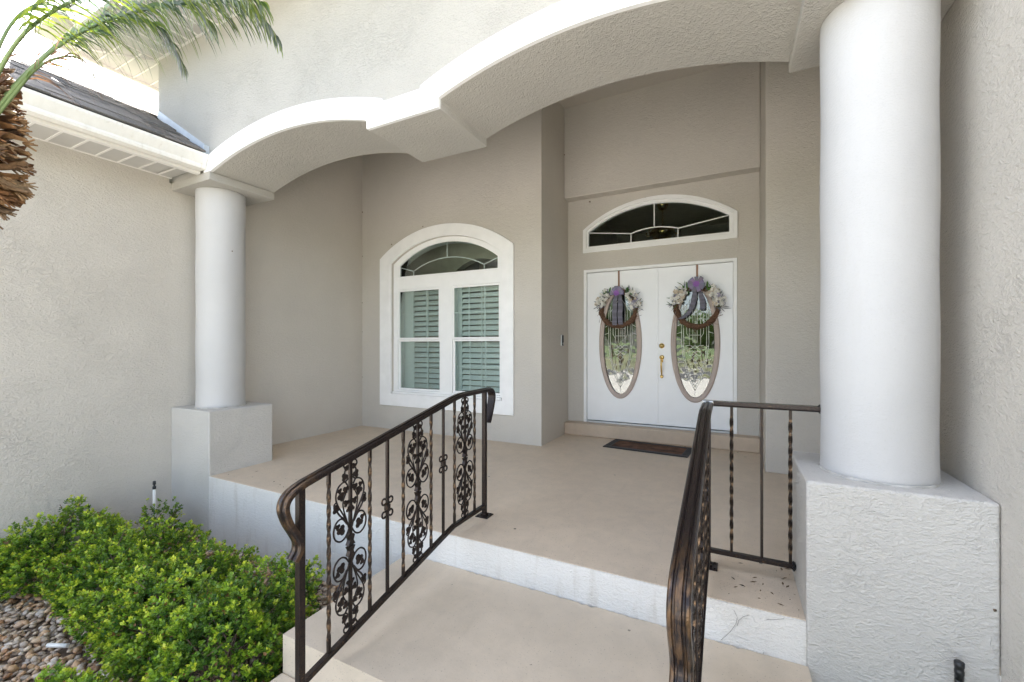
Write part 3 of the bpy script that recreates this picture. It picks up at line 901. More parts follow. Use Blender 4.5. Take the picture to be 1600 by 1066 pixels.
def scroll_mesh():
    m = MB()
    def half(up):
        q = lambda y, z: (0, y, z * up)
        for s_ in (-1, 1):
            f = lambda P: catmull([q(s_ * a, b) for a, b in P], 4)
            # big volute
            m.tube(f([(0.006, 0.055), (0.028, 0.075), (0.066, 0.052), (0.093, 0.07), (0.101, 0.105), (0.084, 0.142), (0.052, 0.148), (0.03, 0.125)] if False else
                     [(0.008, 0.085), (0.03, 0.052), (0.062, 0.04), (0.094, 0.062), (0.102, 0.105), (0.082, 0.142), (0.05, 0.146), (0.022, 0.112)]), 0.0046, 6)
            m.tube(f([(0.008, 0.085), (0.024, 0.125), (0.066, 0.168), (0.09, 0.205)]), 0.0048, 6)
            # long outer arc
            m.tube(f([(0.012, 0.10), (0.045, 0.165), (0.08, 0.225), (0.089, 0.268), (0.072, 0.308), (0.036, 0.322), (0.018, 0.30)]), 0.0044, 6)
            m.tube(f([(0.018, 0.115), (0.04, 0.18), (0.046, 0.225), (0.03, 0.262)]), 0.0038, 5)
            m.tube(f([(0.089, 0.195), (0.10, 0.225), (0.085, 0.238)]), 0.004, 5)
            # neck and the top ring
            m.tube(f([(0.034, 0.32), (0.018, 0.335), (0.036, 0.365), (0.022, 0.392)]), 0.0044, 6)
            ring_ = [(0.024 + 0.018 * math.cos(t), 0.402 + 0.018 * math.sin(t)) for t in [PI * (-0.7 + 1.7 * i / 8) for i in range(9)]]
            m.tube([q(s_ * a, b) for a, b in ring_], 0.0042, 6)
            for a, b, sz, an in ((0.056, 0.092, 0.024, 2.0), (0.078, 0.115, 0.015, 0.5), (0.088, 0.205, 0.020, 1.2), (0.056, 0.255, 0.021, 2.2), (0.026, 0.215, 0.017, 0.8), (0.028, 0.282, 0.018, 2.6),
                                 (0.036, 0.345, 0.019, 1.0), (0.024, 0.388, 0.014, 2.2), (0.066, 0.285, 0.014, 0.3), (0.012, 0.18, 0.014, 1.7)):
                leafblob(m, q(s_ * a, b), sz * 1.22, an * up * (1 if s_ > 0 else -1) + (0 if s_ > 0 else PI))
        # bell shaped knuckles on the stem
        for (z0, r0), (z1, r1) in (((0.004, 0.022), (0.026, 0.011)), ((0.026, 0.011), (0.05, 0.020)), ((0.05, 0.020), (0.058, 0.010))):
            vs = []
            for z, r in ((z0, r0), (z1, r1)):
                vs += [(sx * 0.011, sy * r, z * up) for sx, sy in ((-1, -1), (1, -1), (1, 1), (-1, 1))]
            m.add(vs, [(0, 1, 2, 3), (4, 5, 6, 7)] + [(k, (k + 1) % 4, 4 + (k + 1) % 4, 4 + k) for k in range(4)])
    half(1); half(-1)
    return m.mesh('scroll_panel', M['bronze'])
scroll_me = scroll_mesh()
def collar_mesh():
    m = MB()
    for sy in (-1, 1):
        for sz in (-1, 1):
            P = [(0, sy * (0.006 + 0.006 * 0), sz * 0.012)] + [(0, sy * (0.025 + 0.014 * math.cos(t)), sz * (0.034 + 0.016 * math.sin(t))) for t in [PI * (-0.75 + 1.55 * i / 9) for i in range(10)]]
            m.tube(P, 0.0052, 6)
    m.box(-.011, .011, -.012, .012, -.016, .016)
    return m.mesh('collar', M['bronze_gold'])
collar_me = collar_mesh()

def railing(X, label, upper_curl, back):
    T = thing('stair_railing', label, 'railing', (X, 2.67, 0), 'wrought iron stair railings')
    y0, y1 = 1.19, (2.69 if upper_curl else 2.65)
    path = []
    if upper_curl:
        path += [(2.735, .672), (2.748, .70), (2.775, .76), (2.797, .82), (2.803, .868), (2.785, .902), (2.745, .914)]
    else:
        path += [(2.675, .915)]
    path += [(2.60, .914), (2.45, .912), (2.36, .910), (2.31, .902), (2.25, .890), (1.9, .815), (1.5, .729), (1.25, .675), (1.19, .660), (1.142, .640), (1.115, .612), (1.110, .575), (1.128, .52), (1.158, .465), (1.176, .425), (1.172, .39), (1.15, .362)]
    pts = [(X, p.x, p.y) for p in [Vector((a, b, 0)) for a, b in [(q.x, q.y) for q in catmull([(a, b, 0) for a, b in path], 5)]]]
    MB().sweep(CAP, pts, (-1, 0, 0), smooth=False).build('handrail', [M['handrail']], T)
    bot = [(X, 2.68 if upper_curl else 2.64, z_bot(9) - .012), (X, 2.30, z_bot(9) - .012), (X, 1.20, z_bot(1.2) - .012)]
    sq = [(-.0135, -.012), (-.0135, .012), (.0135, .012), (.0135, -.012)]
    MB().sweep(sq, bot, (-1, 0, 0)).build('bottom_rail', [M['bronze']], T, bevel=0.002)
    MB().box(X - .0145, X + .0145, y0 - .0145, y0 + .0145, -0.383, 0.648).build('post', [M['bronze']], T, bevel=0.002)
    MB().box(X - .0145, X + .0145, y1 - .0145, y1 + .0145, 0.004, 0.902).build('post', [M['bronze']], T, bevel=0.002)
    for yy, zz in ((y1, 0.0), (y0, -0.385)):
        b = MB().box(X - .05, X + .05, yy - .05, yy + .05, zz, zz + .007)
        for sx in (-1, 1):
            for sy in (-1, 1):
                b.tube([(X + sx * .034, yy + sy * .034, zz + .006), (X + sx * .034, yy + sy * .034, zz + .013)], 0.007, 6)
        b.box(X - .022, X + .022, yy - .022, yy + .022, zz + .007, zz + .02)
        b.build('base_plate', [M['bronze']], T, bevel=0.003)
    kinds = 'tstktstktst'
    for i, k in enumerate(kinds):
        y = 1.332 + i * 0.1222
        zb = z_bot(y) - 0.004
        L = z_top(y) + 0.004 - zb
        o = put('twisted_baluster' if k == 't' else 'baluster', twist_me if k == 't' else plain_me, T)
        o.location = (X, y, zb); o.scale = (1, 1, L / TWL)
        if k == 's':
            o = put('scroll_panel', scroll_me, T)
            o.location = (X, y, zb + L / 2 - 0.002); o.scale = (1, 0.94, min(1, (L - 0.02) / 0.84))
        if k == 'k':
            o = put('collar', collar_me, T)
            o.location = (X, y, zb + L * 0.55)
    for o in T.children:
        o.matrix_parent_inverse = Matrix.Translation((-X, -2.67, 0))
    return T
railing(-1.595, 'dark bronze stair railing with scrollwork panels and curled handrail end, standing free beside the shrubs', True, False)
RT = railing(-0.112, 'bronze stair railing seen nearly end on, joined by a short section to the right column', False, True)
XR, YR = -0.112, 2.65
CAPB = [(a, b) for a, b in CAP]
MB().sweep(CAP, [(XR - 0.026, YR, .915), (0.418, YR, .915)], (0, 1, 0)).build('handrail', [M['handrail']], RT)
MB().sweep([(-.0135, -.012), (-.0135, .012), (.0135, .012), (.0135, -.012)], [(XR, YR, .092), (0.302, YR, .092)], (0, 1, 0)).build('bottom_rail', [M['bronze']], RT, bevel=0.002)
# bright metal mitre on the corner
MB().box(XR - .0295, XR + .0295, YR - .0295, YR + .0295, .899, .9315).build('corner_cap', [M['silver']], RT, bevel=0.004)
for x, k in ((0.006, 't'), (0.15, 'p'), (0.279, 't')):
    o = put('twisted_baluster' if k == 't' else 'baluster', twist_me if k == 't' else plain_me, RT)
    o.location = (x, YR, 0.100); o.scale = (1, 1, 0.806 / TWL)
def flower_flange(x, z, s):
    m = MB()
    for k in range(6):
        a = k * PI / 3
        c = Vector((x - 0.006, YR + s * 0.62 * math.cos(a), z + s * 0.62 * math.sin(a)))
        n = 10
        vs = [c + Vector((0, s * 0.42 * math.cos(2 * PI * i / n), s * 0.42 * math.sin(2 * PI * i / n))) for i in range(n)]
        for sx in (-1, 1):
            m.add(vs + [c + Vector((sx * 0.009, 0, 0))], [(i, (i + 1) % n, n) for i in range(n)], True)
    m.tube([(x - 0.016, YR, z), (x + 0.006, YR, z)], s * 0.45, 10)
    m.build('wall_flange', [M['black']], RT)
flower_flange(0.412, .915, 0.026)
flower_flange(0.300, .092, 0.026)
for o in RT.children:
    o.matrix_parent_inverse = Matrix.Translation((-XR, -2.67, 0))

# ------------------------------------------------------------------ wreaths
def wreath(cx, cz, ro, label, tails, flip):
    yb = YL - 0.03
    T = thing('wreath', label, 'wreath', (cx, yb, cz), 'wreaths on the front doors')
    m = MB()
    r0 = ro - 0.042
    for i in range(34):
        ph = rng.random() * 6.28; tw = rng.integers(3, 7); rr = 0.006 + 0.025 * rng.random(); w = 0.010 * rng.random()
        pts = []
        for k in range(73):
            a = 2 * PI * k / 72
            q = r0 + rr * math.cos(tw * a + ph) + w * math.sin(11 * a + ph)
            pts.append((cx + q * math.cos(a), yb + 0.024 * math.sin(tw * a + ph), cz + q * math.sin(a)))
        m.tube(pts, 0.0045 + 0.003 * rng.random(), 5, cap=False)
    for i in range(46):
        a = rng.random() * 2 * PI
        c = Vector((cx + (r0 + 0.03 * rng.random()) * math.cos(a), yb - 0.02, cz + (r0 + 0.03 * rng.random()) * math.sin(a)))
        d = Vector((math.cos(a + 0.9), -0.4 + 0.5 * rng.random(), math.sin(a + 0.9))) * (0.05 + 0.06 * rng.random())
        m.tube([c, c + d * 0.5 + Vector((0, 0, .004)), c + d], 0.0018, 4)
    m.build('vine_ring', [M['vine']], T)
    MB().box(cx - 0.012, cx + 0.012, YL - 0.006, YL - 0.002, cz + ro - 0.05, 2.256).box(cx - 0.012, cx + 0.012, YL - 0.006, YL + 0.02, 2.2525, 2.2565).box(cx - 0.012, cx + 0.012, YL - 0.05, YL - 0.005, cz + ro - 0.06, cz + ro - 0.055).build('hanger', [M['strap']], T)
    # flower clusters left and right of the bow
    for s_, a0, a1, nfl in ((-1, 2.15, 3.0, 34), (1, 0.0, 0.95, 44)):
        m = MB()
        for i in range(nfl):
            a = a0 + (a1 - a0) * rng.random()
            q = r0 + 0.125 * (rng.random() - 0.40)
            c = Vector((cx + q * math.cos(a), yb - 0.03 - 0.07 * rng.random(), cz + q * math.sin(a)))
            tone = rng.random()
            base = (0.86, 0.84, 0.78) if tone < 0.68 else ((0.70, 0.60, 0.47) if tone < 0.84 else (0.40, 0.38, 0.48))
            face = Vector((rng.normal() * .5, -1, rng.normal() * .5)).normalized()
            u = face.orthogonal().normalized(); v = face.cross(u)
            R0 = 0.02 + 0.016 * rng.random()
            for k in range(5):
                an = 2 * PI * k / 5 + tone * 6
                d = u * math.cos(an) + v * math.sin(an); e = face.cross(d)
                tip = c + d * R0 + face * R0 * 0.45
                m.add([c, c + d * R0 * .6 + e * R0 * .42 + face * .005, tip, c + d * R0 * .6 - e * R0 * .42 + face * .005], [(0, 1, 2, 3)], True, col=[tuple(x * .8 for x in base), base, base, base])
        m.build('flower_cluster', [M['petal']], T)['kind'] = 'stuff'
        m = MB()                                        # thin dusty sprigs between the flowers
        for i in range(60):
            a = a0 - 0.1 + (a1 - a0 + 0.2) * rng.random()
            q = r0 + 0.03 * rng.normal()
            c = Vector((cx + q * math.cos(a), yb - 0.03, cz + q * math.sin(a)))
            d = Vector((math.cos(a) + .7 * rng.normal(), -0.8 * rng.random(), math.sin(a) + .7 * rng.normal())).normalized() * (0.04 + 0.07 * rng.random())
            e = d.cross(Vector((0, 1, 0))).normalized() * 0.005
            cc = (0.16, 0.18, 0.22) if rng.random() < .55 else (0.10, 0.15, 0.06)
            m.add([c, c + d * .6 + e, c + d, c + d * .6 - e], [(0, 1, 2, 3)], False, col=[cc] * 4)
        m.build('sprigs', [M['leaf']], T)['kind'] = 'stuff'
    # long green leaves
    for k in range(11):
        a = (0.95 + 0.25 * rng.random()) if k < 6 else (2.0 + 0.3 * rng.random())
        c = Vector((cx + r0 * math.cos(a), yb - 0.03, cz + r0 * math.sin(a)))
        d = Vector((math.cos(a) * .8 + .7 * rng.normal(), -.45, math.sin(a) * .8 + .6 * rng.normal())).normalized() * (0.07 + 0.05 * rng.random())
        e = d.cross(Vector((0.2, 1, 0.1))).normalized() * 0.014
        g = (0.05, 0.16, 0.025) if k % 2 else (0.09, 0.22, 0.04)
        m = MB()
        m.add([c, c + d * .35 + e + Vector((0, -.006, 0)), c + d * .75 + e * .7 + Vector((0, -.01, 0)), c + d, c + d * .75 - e * .7 + Vector((0, -.004, 0)), c + d * .35 - e],
              [(0, 1, 2, 3), (0, 3, 4, 5)], False, col=[g] * 6)
        m.build('leaf', [M['leaf']], T)
    # bow
    m = MB()
    bc = Vector((cx + 0.0, yb - 0.075, cz + r0 + (0.03 if flip else -0.03)))
    loops = 11 if flip else 9
    for k in range(loops):
        a = PI / 2 + (k - (loops - 1) / 2) * (2 * PI / loops if flip else 0.40)
        L = 0.085 + 0.03 * rng.random()
        d = Vector((math.cos(a), -0.35, math.sin(a) * (0.8 if flip else .6))).normalized()
        e = Vector((0, 1, 0)).cross(d).normalized() * 0.024
        up = Vector((0, -1, 0))
        vs, cs = [], []
        n = 10
        for i in range(n + 1):
            t = 2 * PI * i / n
            p = bc + d * (L * (0.5 - 0.5 * math.cos(t))) + up * 0.024 * math.sin(t)
            w = 0.45 + 0.55 * (0.5 - 0.5 * math.cos(t))
            col = (0.25, 0.24, 0.31) if (k % 3) else (0.32, 0.26, 0.41)
            col = tuple(c * (0.85 + 0.3 * rng.random()) for c in col)
            vs += [p + e * w, p - e * w]
            cs += [col, col]
        m.add(vs, [(2 * i, 2 * i + 2, 2 * i + 3, 2 * i + 1) for i in range(n)], True, col=cs)
    for k in range(7):
        a = 2 * PI * k / 7
        d = Vector((math.cos(a), -0.5, math.sin(a))).normalized() * 0.05
        e = Vector((-math.sin(a), 0, math.cos(a))) * 0.014
        c = bc + Vector((0, -0.03, 0))
        m.add([c, c + d * .6 + e, c + d, c + d * .6 - e], [(0, 1, 2, 3)], True, col=[(0.34, 0.15, 0.48)] * 4)
    m.build('bow', [M['cloth']], T)
    for P in tails:
        m = MB()
        Q = catmull([(cx + a, yb - 0.06 + 0.0 * b, cz + b) for a, b in P], 6)
        vs, cs = [], []
        for i, p in enumerate(Q):
            w = 0.022 + 0.010 * min(1, i / 6)
            dz = 0.010 * math.sin(i * 1.1)
            vs += [p + Vector((-w, dz, 0)), p + Vector((0, -dz - .006, 0)), p + Vector((w, dz, 0))]
            c = (0.15, 0.145, 0.18) if i % 3 else (0.21, 0.20, 0.25)
            cs += [c] * 3
        n = len(Q)
        m.add(vs, [(3 * i + j, 3 * i + 3 + j, 3 * i + 4 + j, 3 * i + 1 + j) for i in range(n - 1) for j in (0, 1)], True, col=cs)
        m.build('ribbon_tail', [M['cloth']], T)
    for o in T.children:
        o.matrix_parent_inverse = Matrix.Translation((-cx, -yb, -cz))
wreath(-1.352, 1.735, 0.275, 'grapevine wreath on the left door, small lavender bow with two straight grey tails', [[(-0.02, 0.19), (-0.035, 0.05), (-0.04, -0.12), (-0.035, -0.22)], [(0.03, 0.19), (0.04, 0.05), (0.035, -0.12), (0.045, -0.215)]], False)
wreath(-0.372, 1.722, 0.285, 'grapevine wreath on the right door, large purple bow with a grey tail sweeping left', [[(-0.02, 0.22), (-0.03, 0.10), (-0.06, -0.02), (-0.12, -0.10), (-0.19, -0.15)], [(0.03, 0.20), (0.06, 0.10), (0.07, 0.02), (0.065, -0.04)]], True)

# ------------------------------------------------------------------ door mat, doorbell, pipes, chandelier
T = thing('doormat', 'black rubber doormat with a worn brown coir centre before the threshold', 'doormat', (-1.387, 5.165, 0))
T.rotation_euler = (0, 0, R(-5.0))
m = MB()
m.prism([(0, 0), (0.97, 0), (0.97, 0.48), (0, 0.48)], 0.001, 0.012, [[(0.075, 0.07), (0.895, 0.07), (0.895, 0.41), (0.075, 0.41)]], plane='XY')
for i in range(48):
    x = 0.012 + i * 0.0198
    for y0, y1 in ((0.008, 0.062), (0.418, 0.472)):
        m.box(x, x + 0.010, y0, y1, 0.012, 0.0155)
for i in range(17):
    y = 0.078 + i * 0.0195
    for x0, x1 in ((0.008, 0.066), (0.904, 0.962)):
        m.box(x0, x1, y, y + 0.010, 0.012, 0.0155)
def local_child(mb, name, mat, T):
    o = bpy.data.objects.new(name, mb.mesh(name, M[mat]))
    C.objects.link(o); o.parent = T
    return o
local_child(m, 'border', 'rubber', T)
m = MB()
m.box(0.076, 0.894, 0.071, 0.409, 0.001, 0.010)
for i in range(1500):
    x, y = 0.08 + 0.81 * rng.random(), 0.075 + 0.33 * rng.random()
    a = rng.random() * 6.28
    dx, dy = 0.008 * math.cos(a), 0.008 * math.sin(a)
    m.add([(x - dy * .12, y + dx * .12, .0095), (x + dy * .12, y - dx * .12, .0095), (x + dx, y + dy, .0135)], [(0, 1, 2)])
local_child(m, 'coir_pile', 'coir', T)

T = thing('video_doorbell', 'slim black video doorbell with silver edge left of the doors', 'doorbell', (XE, 5.56, 1.235))
MB().box(XE, XE + 0.012, 5.535, 5.60, 1.232, 1.388).build('back_plate', [M['silver']], T, bevel=0.006)
MB().box(XE + 0.012, XE + 0.026, 5.540, 5.595, 1.238, 1.382).build('body', [M['black']], T, bevel=0.006)
m = MB()
m.tube([(XE + 0.025, 5.5675, 1.265), (XE + 0.029, 5.5675, 1.265)], 0.016, 16)
m.build('button', [M['silver']], T)

def sprinkler(loc, h, r, body, label, headm):
    T = thing('sprinkler_riser', label, 'sprinkler', loc)
    x, y, z = loc
    MB().lathe([(r, z), (r, z + h - 0.07)], x, y, 16).build('pipe', [M[body]], T)
    m = MB()
    if headm:
        m.lathe([(r * 1.15, z + h - 0.075), (r * 1.15, z + h - 0.05), (r * 0.6, z + h - 0.047), (r * 0.6, z + h - 0.035), (r * 1.1, z + h - 0.03), (r * 0.95, z + h), (0.002, z + h + 0.002)], x, y, 14)
    else:
        m.lathe([(r * 1.02, z + h - 0.07), (r * 1.02, z + h - 0.05), (r * 1.12, z + h - 0.048), (r * 1.12, z + h - 0.036), (r * 1.02, z + h - 0.034), (r * 1.02, z + h - 0.024), (r * 1.14, z + h - 0.02), (r * 1.14, z + h - 0.003), (r * .8, z + h), (0.002, z + h - 0.002)], x, y, 18)
    m.build('head', [M['black']], T)
    return T
sprinkler((-4.86, 2.08, -0.62), 0.575, 0.0125, 'pvc', 'thin white sprinkler riser with black head against the left wall', True)
sprinkler((0.785, 2.25, -0.64), 0.665, 0.0135, 'black', 'black sprinkler riser below the right column pedestal', False)
m = MB().tube([(-3.62, 1.02, -0.545), (-3.50, 1.07, -0.54)], 0.012, 10)
tag(m.build('pipe_offcut', [M['pvc']]), 'short white plastic pipe lying on the pebbles by the shrubs', 'pipe')

T = thing('chandelier', 'brass bowl chandelier hanging behind the glass above the doors', 'chandelier', (-1.02, 7.6, 3.66))
MB().lathe([(0.003, 3.52), (0.06, 3.54), (0.09, 3.60), (0.10, 3.66)], -1.02, 7.6, 20).build('canopy', [M['brass']], T)
m = MB()
for k in range(9):
    z = 3.52 - k * 0.028
    m.tube([(-1.02 + 0.011 * math.cos(t) * (k % 2), 7.6 + 0.011 * math.cos(t) * (1 - k % 2), z - 0.014 + 0.019 * math.sin(t)) for t in [2 * PI * i / 8 for i in range(9)]], 0.003, 4)
m.build('chain', [M['brass']], T)
m = MB().lathe([(0.02, 3.27), (0.05, 3.25), (0.10, 3.235), (0.17, 3.20), (0.20, 3.16), (0.185, 3.10), (0.13, 3.05), (0.05, 3.02), (0.004, 3.01)], -1.02, 7.6, 28)
m.build('bowl', [M['brass']], T)
m = MB()
for k in range(8):
    a = 2 * PI * k / 8
    m.tube([(-1.02 + r * math.cos(a), 7.6 + r * math.sin(a), z) for r, z in ((0.18, 3.13), (0.24, 3.10), (0.27, 3.13), (0.26, 3.17))], 0.008, 6)
m.build('arm_ring', [M['brass']], T)

# ------------------------------------------------------------------ shrubs
LEAF = np.array([(0, 0, 0), (0.42, 0.40, 0.10), (1.0, 0, 0.06), (0.42, -0.40, 0.10)])
def leaf_cloud(P, D, L, col, name, parent):
    """one small folded leaf per row: base point P, direction D (unit), length L, colour"""
    n = len(P)
    up = rng.normal(size=(n, 3)) * 0.5 + np.array([0, 0, 1.0])
    B = np.cross(D, up); B /= np.linalg.norm(B, axis=1)[:, None] + 1e-9
    N = np.cross(B, D)
    V = P[:, None, :] + L[:, None, None] * (LEAF[None, :, 0:1] * D[:, None, :] + LEAF[None, :, 1:2] * B[:, None, :] * 0.9 + LEAF[None, :, 2:3] * N[:, None, :])
    V = V.reshape(-1, 3)
    me = bpy.data.meshes.new(name)
    me.vertices.add(4 * n); me.vertices.foreach_set('co', V.astype(np.float32).ravel())
    idx = np.arange(4 * n, dtype=np.int32).reshape(n, 4)
    tri = np.concatenate([idx[:, [0, 1, 2]], idx[:, [0, 2, 3]]], axis=1).ravel()
    me.loops.add(6 * n); me.loops.foreach_set('vertex_index', tri)
    me.polygons.add(2 * n); me.polygons.foreach_set('loop_start', np.arange(0, 6 * n, 3, dtype=np.int32))
    try:
        me.polygons.foreach_set('loop_total', np.full(2 * n, 3, dtype=np.int32))
    except Exception:
        pass
    a = me.attributes.new('Col', 'FLOAT_COLOR', 'POINT')
    c4 = np.ones((4 * n, 4), np.float32); c4[:, :3] = np.repeat(col, 4, axis=0)
    a.data.foreach_set('color', c4.ravel())
    me.materials.append(M['leaf'])
    me.update(calc_edges=True); me.validate()
    return put(name, me, parent)
def shrub(x, y, r, h, label, dens=1.0, loose=0.0, lean=(0, 0), gz=-0.585):
    T = thing('shrub', label, 'shrub', (x, y, gz), 'clipped shrubs in the pebble bed')
    ph = rng.random(8) * 6.28
    def surf(a, e):
        b = 1 + 0.13 * math.sin(3 * a + ph[0]) + 0.10 * math.sin(5 * a + 3 * e + ph[1]) + 0.08 * math.sin(9 * a - 4 * e + ph[2]) + 0.07 * math.sin(7 * e + ph[3])
        return b
    n = int(2000 * dens * (r / 0.45) ** 2)
    P, D, L, Cc = [], [], [], []
    st = MB()
    tips = []
    for i in range(n):
        a = rng.random() * 2 * PI
        e = math.asin(min(1, rng.random() ** 1.12))
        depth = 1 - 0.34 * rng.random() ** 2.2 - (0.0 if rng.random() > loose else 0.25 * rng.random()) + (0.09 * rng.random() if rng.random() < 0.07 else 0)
        k = surf(a, e) * depth
        ex = math.cos(e) ** 0.75
        c = np.array([x + r * k * ex * math.cos(a) + lean[0] * k * math.sin(e), y + r * k * ex * math.sin(a) + lean[1] * k * math.sin(e), gz + 0.05 + (h - 0.05) * k * (math.sin(e) ** 0.8)])
        out = np.array([math.cos(a) * math.cos(e), math.sin(a) * math.cos(e), math.sin(e) + 0.55]) + rng.normal(size=3) * 0.33
        out /= np.linalg.norm(out)
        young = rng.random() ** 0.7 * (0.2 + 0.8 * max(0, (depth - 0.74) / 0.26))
        tips.append((c, a, e))
        nl = int(rng.integers(9, 14))
        for j in range(nl):
            t = j / nl
            ang_ = j * 2.4 + i
            u = np.cross(out, [0.3, 0.2, 0.9]); u /= np.linalg.norm(u); v = np.cross(out, u)
            d = out * (0.25 + 0.75 * t) + (u * math.cos(ang_) + v * math.sin(ang_)) * (1.05 - 0.6 * t)
            d = d + rng.normal(size=3) * 0.12
            P.append(c - out * 0.034 * (1 - t) + rng.normal(size=3) * 0.003); D.append(d / np.linalg.norm(d))
            L.append((0.0175 + 0.009 * rng.random()) * (1.0 if t < .75 else .8))
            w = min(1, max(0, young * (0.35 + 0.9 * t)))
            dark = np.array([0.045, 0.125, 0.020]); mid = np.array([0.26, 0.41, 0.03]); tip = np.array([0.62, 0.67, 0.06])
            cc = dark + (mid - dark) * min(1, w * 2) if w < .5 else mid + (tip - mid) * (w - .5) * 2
            if rng.random() < 0.022:
                cc = np.array([0.22, 0.11, 0.04])
            Cc.append(cc * (0.8 + 0.4 * rng.random()))
    P, D, L, Cc = map(np.array, (P, D, L, Cc))
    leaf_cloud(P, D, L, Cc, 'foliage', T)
    for i in range(int(26 * dens)):
        c, a, e = tips[int(rng.integers(len(tips)))]
        b = Vector((x + 0.10 * rng.normal() * r / .45, y + 0.10 * rng.normal() * r / .45, gz))
        c = Vector(c)
        mid_ = b.lerp(c, 0.5) + Vector((rng.normal() * .04, rng.normal() * .04, 0.03))
        st.tube(catmull([b, mid_, c], 4), [0.006, 0.0055, 0.005, 0.0045, 0.004, 0.0035, 0.003, 0.0025, 0.002], 5)
    st.build('stems', [M['bark']], T)
    for o in T.children:
        o.matrix_parent_inverse = Matrix.Translation((-x, -y, -gz))
shrubs = [
    (-4.58, 1.40, 0.42, 0.50, 'broad low shrub at the back left of the bed, nearest the left wall', 1.0, .1, (0, 0)),
    (-4.98, 1.05, 0.27, 0.33, 'small shrub at the left edge of the picture beside the wall', 1.0, .1, (0, 0)),
    (-3.86, 1.50, 0.42, 0.47, 'bright green shrub in the middle of the row along the pebble bed', 1.05, .1, (0, 0)),
    (-3.14, 1.44, 0.42, 0.47, 'dense yellow green shrub third along the row towards the steps', 1.1, .05, (0, 0)),
    (-2.46, 1.38, 0.41, 0.52, 'largest shrub in front, touching the foot of the left railing', 1.1, .05, (0, 0)),
    (-4.62, 2.02, 0.17, 0.44, 'thin straggly shrub around the white sprinkler pipe', 0.5, .5, (0.05, 0.0)),
    (-2.70, 1.93, 0.18, 0.38, 'small twiggy shrub behind the curled end of the left railing', 0.6, .4, (0.05, 0)),
    (-2.62, 0.74, 0.27, 0.34, 'foreground shrub of which only the top shows at the bottom edge', 1.0, .1, (0, 0)),
]
for x, y, r, h, lb, dn, lo, le in shrubs:
    shrub(x, y, r, h, lb, dn, lo, le)

# ------------------------------------------------------------------ pebbles
GB = struct(sheet('gravel_bed', XA, -2.0, 0.16, 2.315, -0.60, 'soil'))
def pebble_mesh(i):
    bm = bmesh.new()
    bmesh.ops.create_icosphere(bm, subdivisions=1, radius=1)
    sx, sy, sz = 0.8 + .5 * rng.random(), 0.6 + .3 * rng.random(), 0.36 + .22 * rng.random()
    bmesh.ops.subdivide_edges(bm, edges=bm.edges[:6], cuts=1)
    for v in bm.verts:
        v.co = Vector((v.co.x * sx, v.co.y * sy, v.co.z * sz)) * (1 + 0.10 * rng.normal())
    for f in bm.faces:
        f.smooth = True
    me = bpy.data.meshes.new('pebble')
    bm.to_mesh(me); bm.free()
    me.materials.append(M['pebble'])
    return me
pms = [pebble_mesh(i) for i in range(14)]
cells = []
st_ = 0.039
fw = Vector((-math.sin(0.471), math.cos(0.471), 0)); rt = Vector((math.cos(0.471), math.sin(0.471), 0))
for ix in range(int(3.05 / st_)):
    for iy in range(int(2.13 / st_)):
        for lay in (0, 1):
            if lay and rng.random() > 0.55:
                continue
            px = XA + 0.01 + (ix + rng.random()) * st_; py = 0.17 + (iy + rng.random()) * st_
            if py > 2.295 or px > -2.01:
                continue
            s_ = 0.0165 + 0.015 * rng.random() ** 1.5
            pz = -0.590 + lay * 0.022 + 0.006 * rng.random()
            zc = px * fw.x + py * fw.y
            u = 800 + 669.8 * (px * rt.x + py * rt.y) / zc; v = 540 + 669.8 * (1.239 - pz) / zc
            hid = any((px - q[0]) ** 2 + (py - q[1]) ** 2 < (q[2] * 0.85) ** 2 for q in shrubs)
            vis = (-15 < u < 1000 and v < 1075 and not hid)
            cells.append((s_ / zc if (vis and lay) else 0, px, py, pz, s_, int(rng.integers(14)), Euler((rng.normal() * .35, rng.normal() * .35, rng.random() * 6.28))))
cells.sort(key=lambda q: -q[0])
for q in cells[:298]:
    o = put('pebble', pms[q[5]], GB)
    o.location = (q[1], q[2], q[3]); o.rotation_euler = q[6]; o.scale = (q[4],) * 3
allv, allf = [], []
pv = []
for me in pms:
    a = np.zeros(len(me.vertices) * 3); me.vertices.foreach_get('co', a)
    pv.append((a.reshape(-1, 3), [tuple(p.vertices) for p in me.polygons]))
b = 0
for q in cells[298:]:
    v, f = pv[q[5]]
    Rm = np.array(q[6].to_matrix())
    allv.append(v @ Rm.T * q[4] + np.array(q[1:4]))
    allf += [tuple(i + b for i in t) for t in f]
    b += len(v)
me = bpy.data.meshes.new('pebbles')
me.from_pydata(np.concatenate(allv).tolist(), [], allf)
me.materials.append(M['pebbles'])
me.polygons.foreach_set('use_smooth', [True] * len(me.polygons))
o = put('pebbles', me, GB)
o['kind'] = 'stuff'

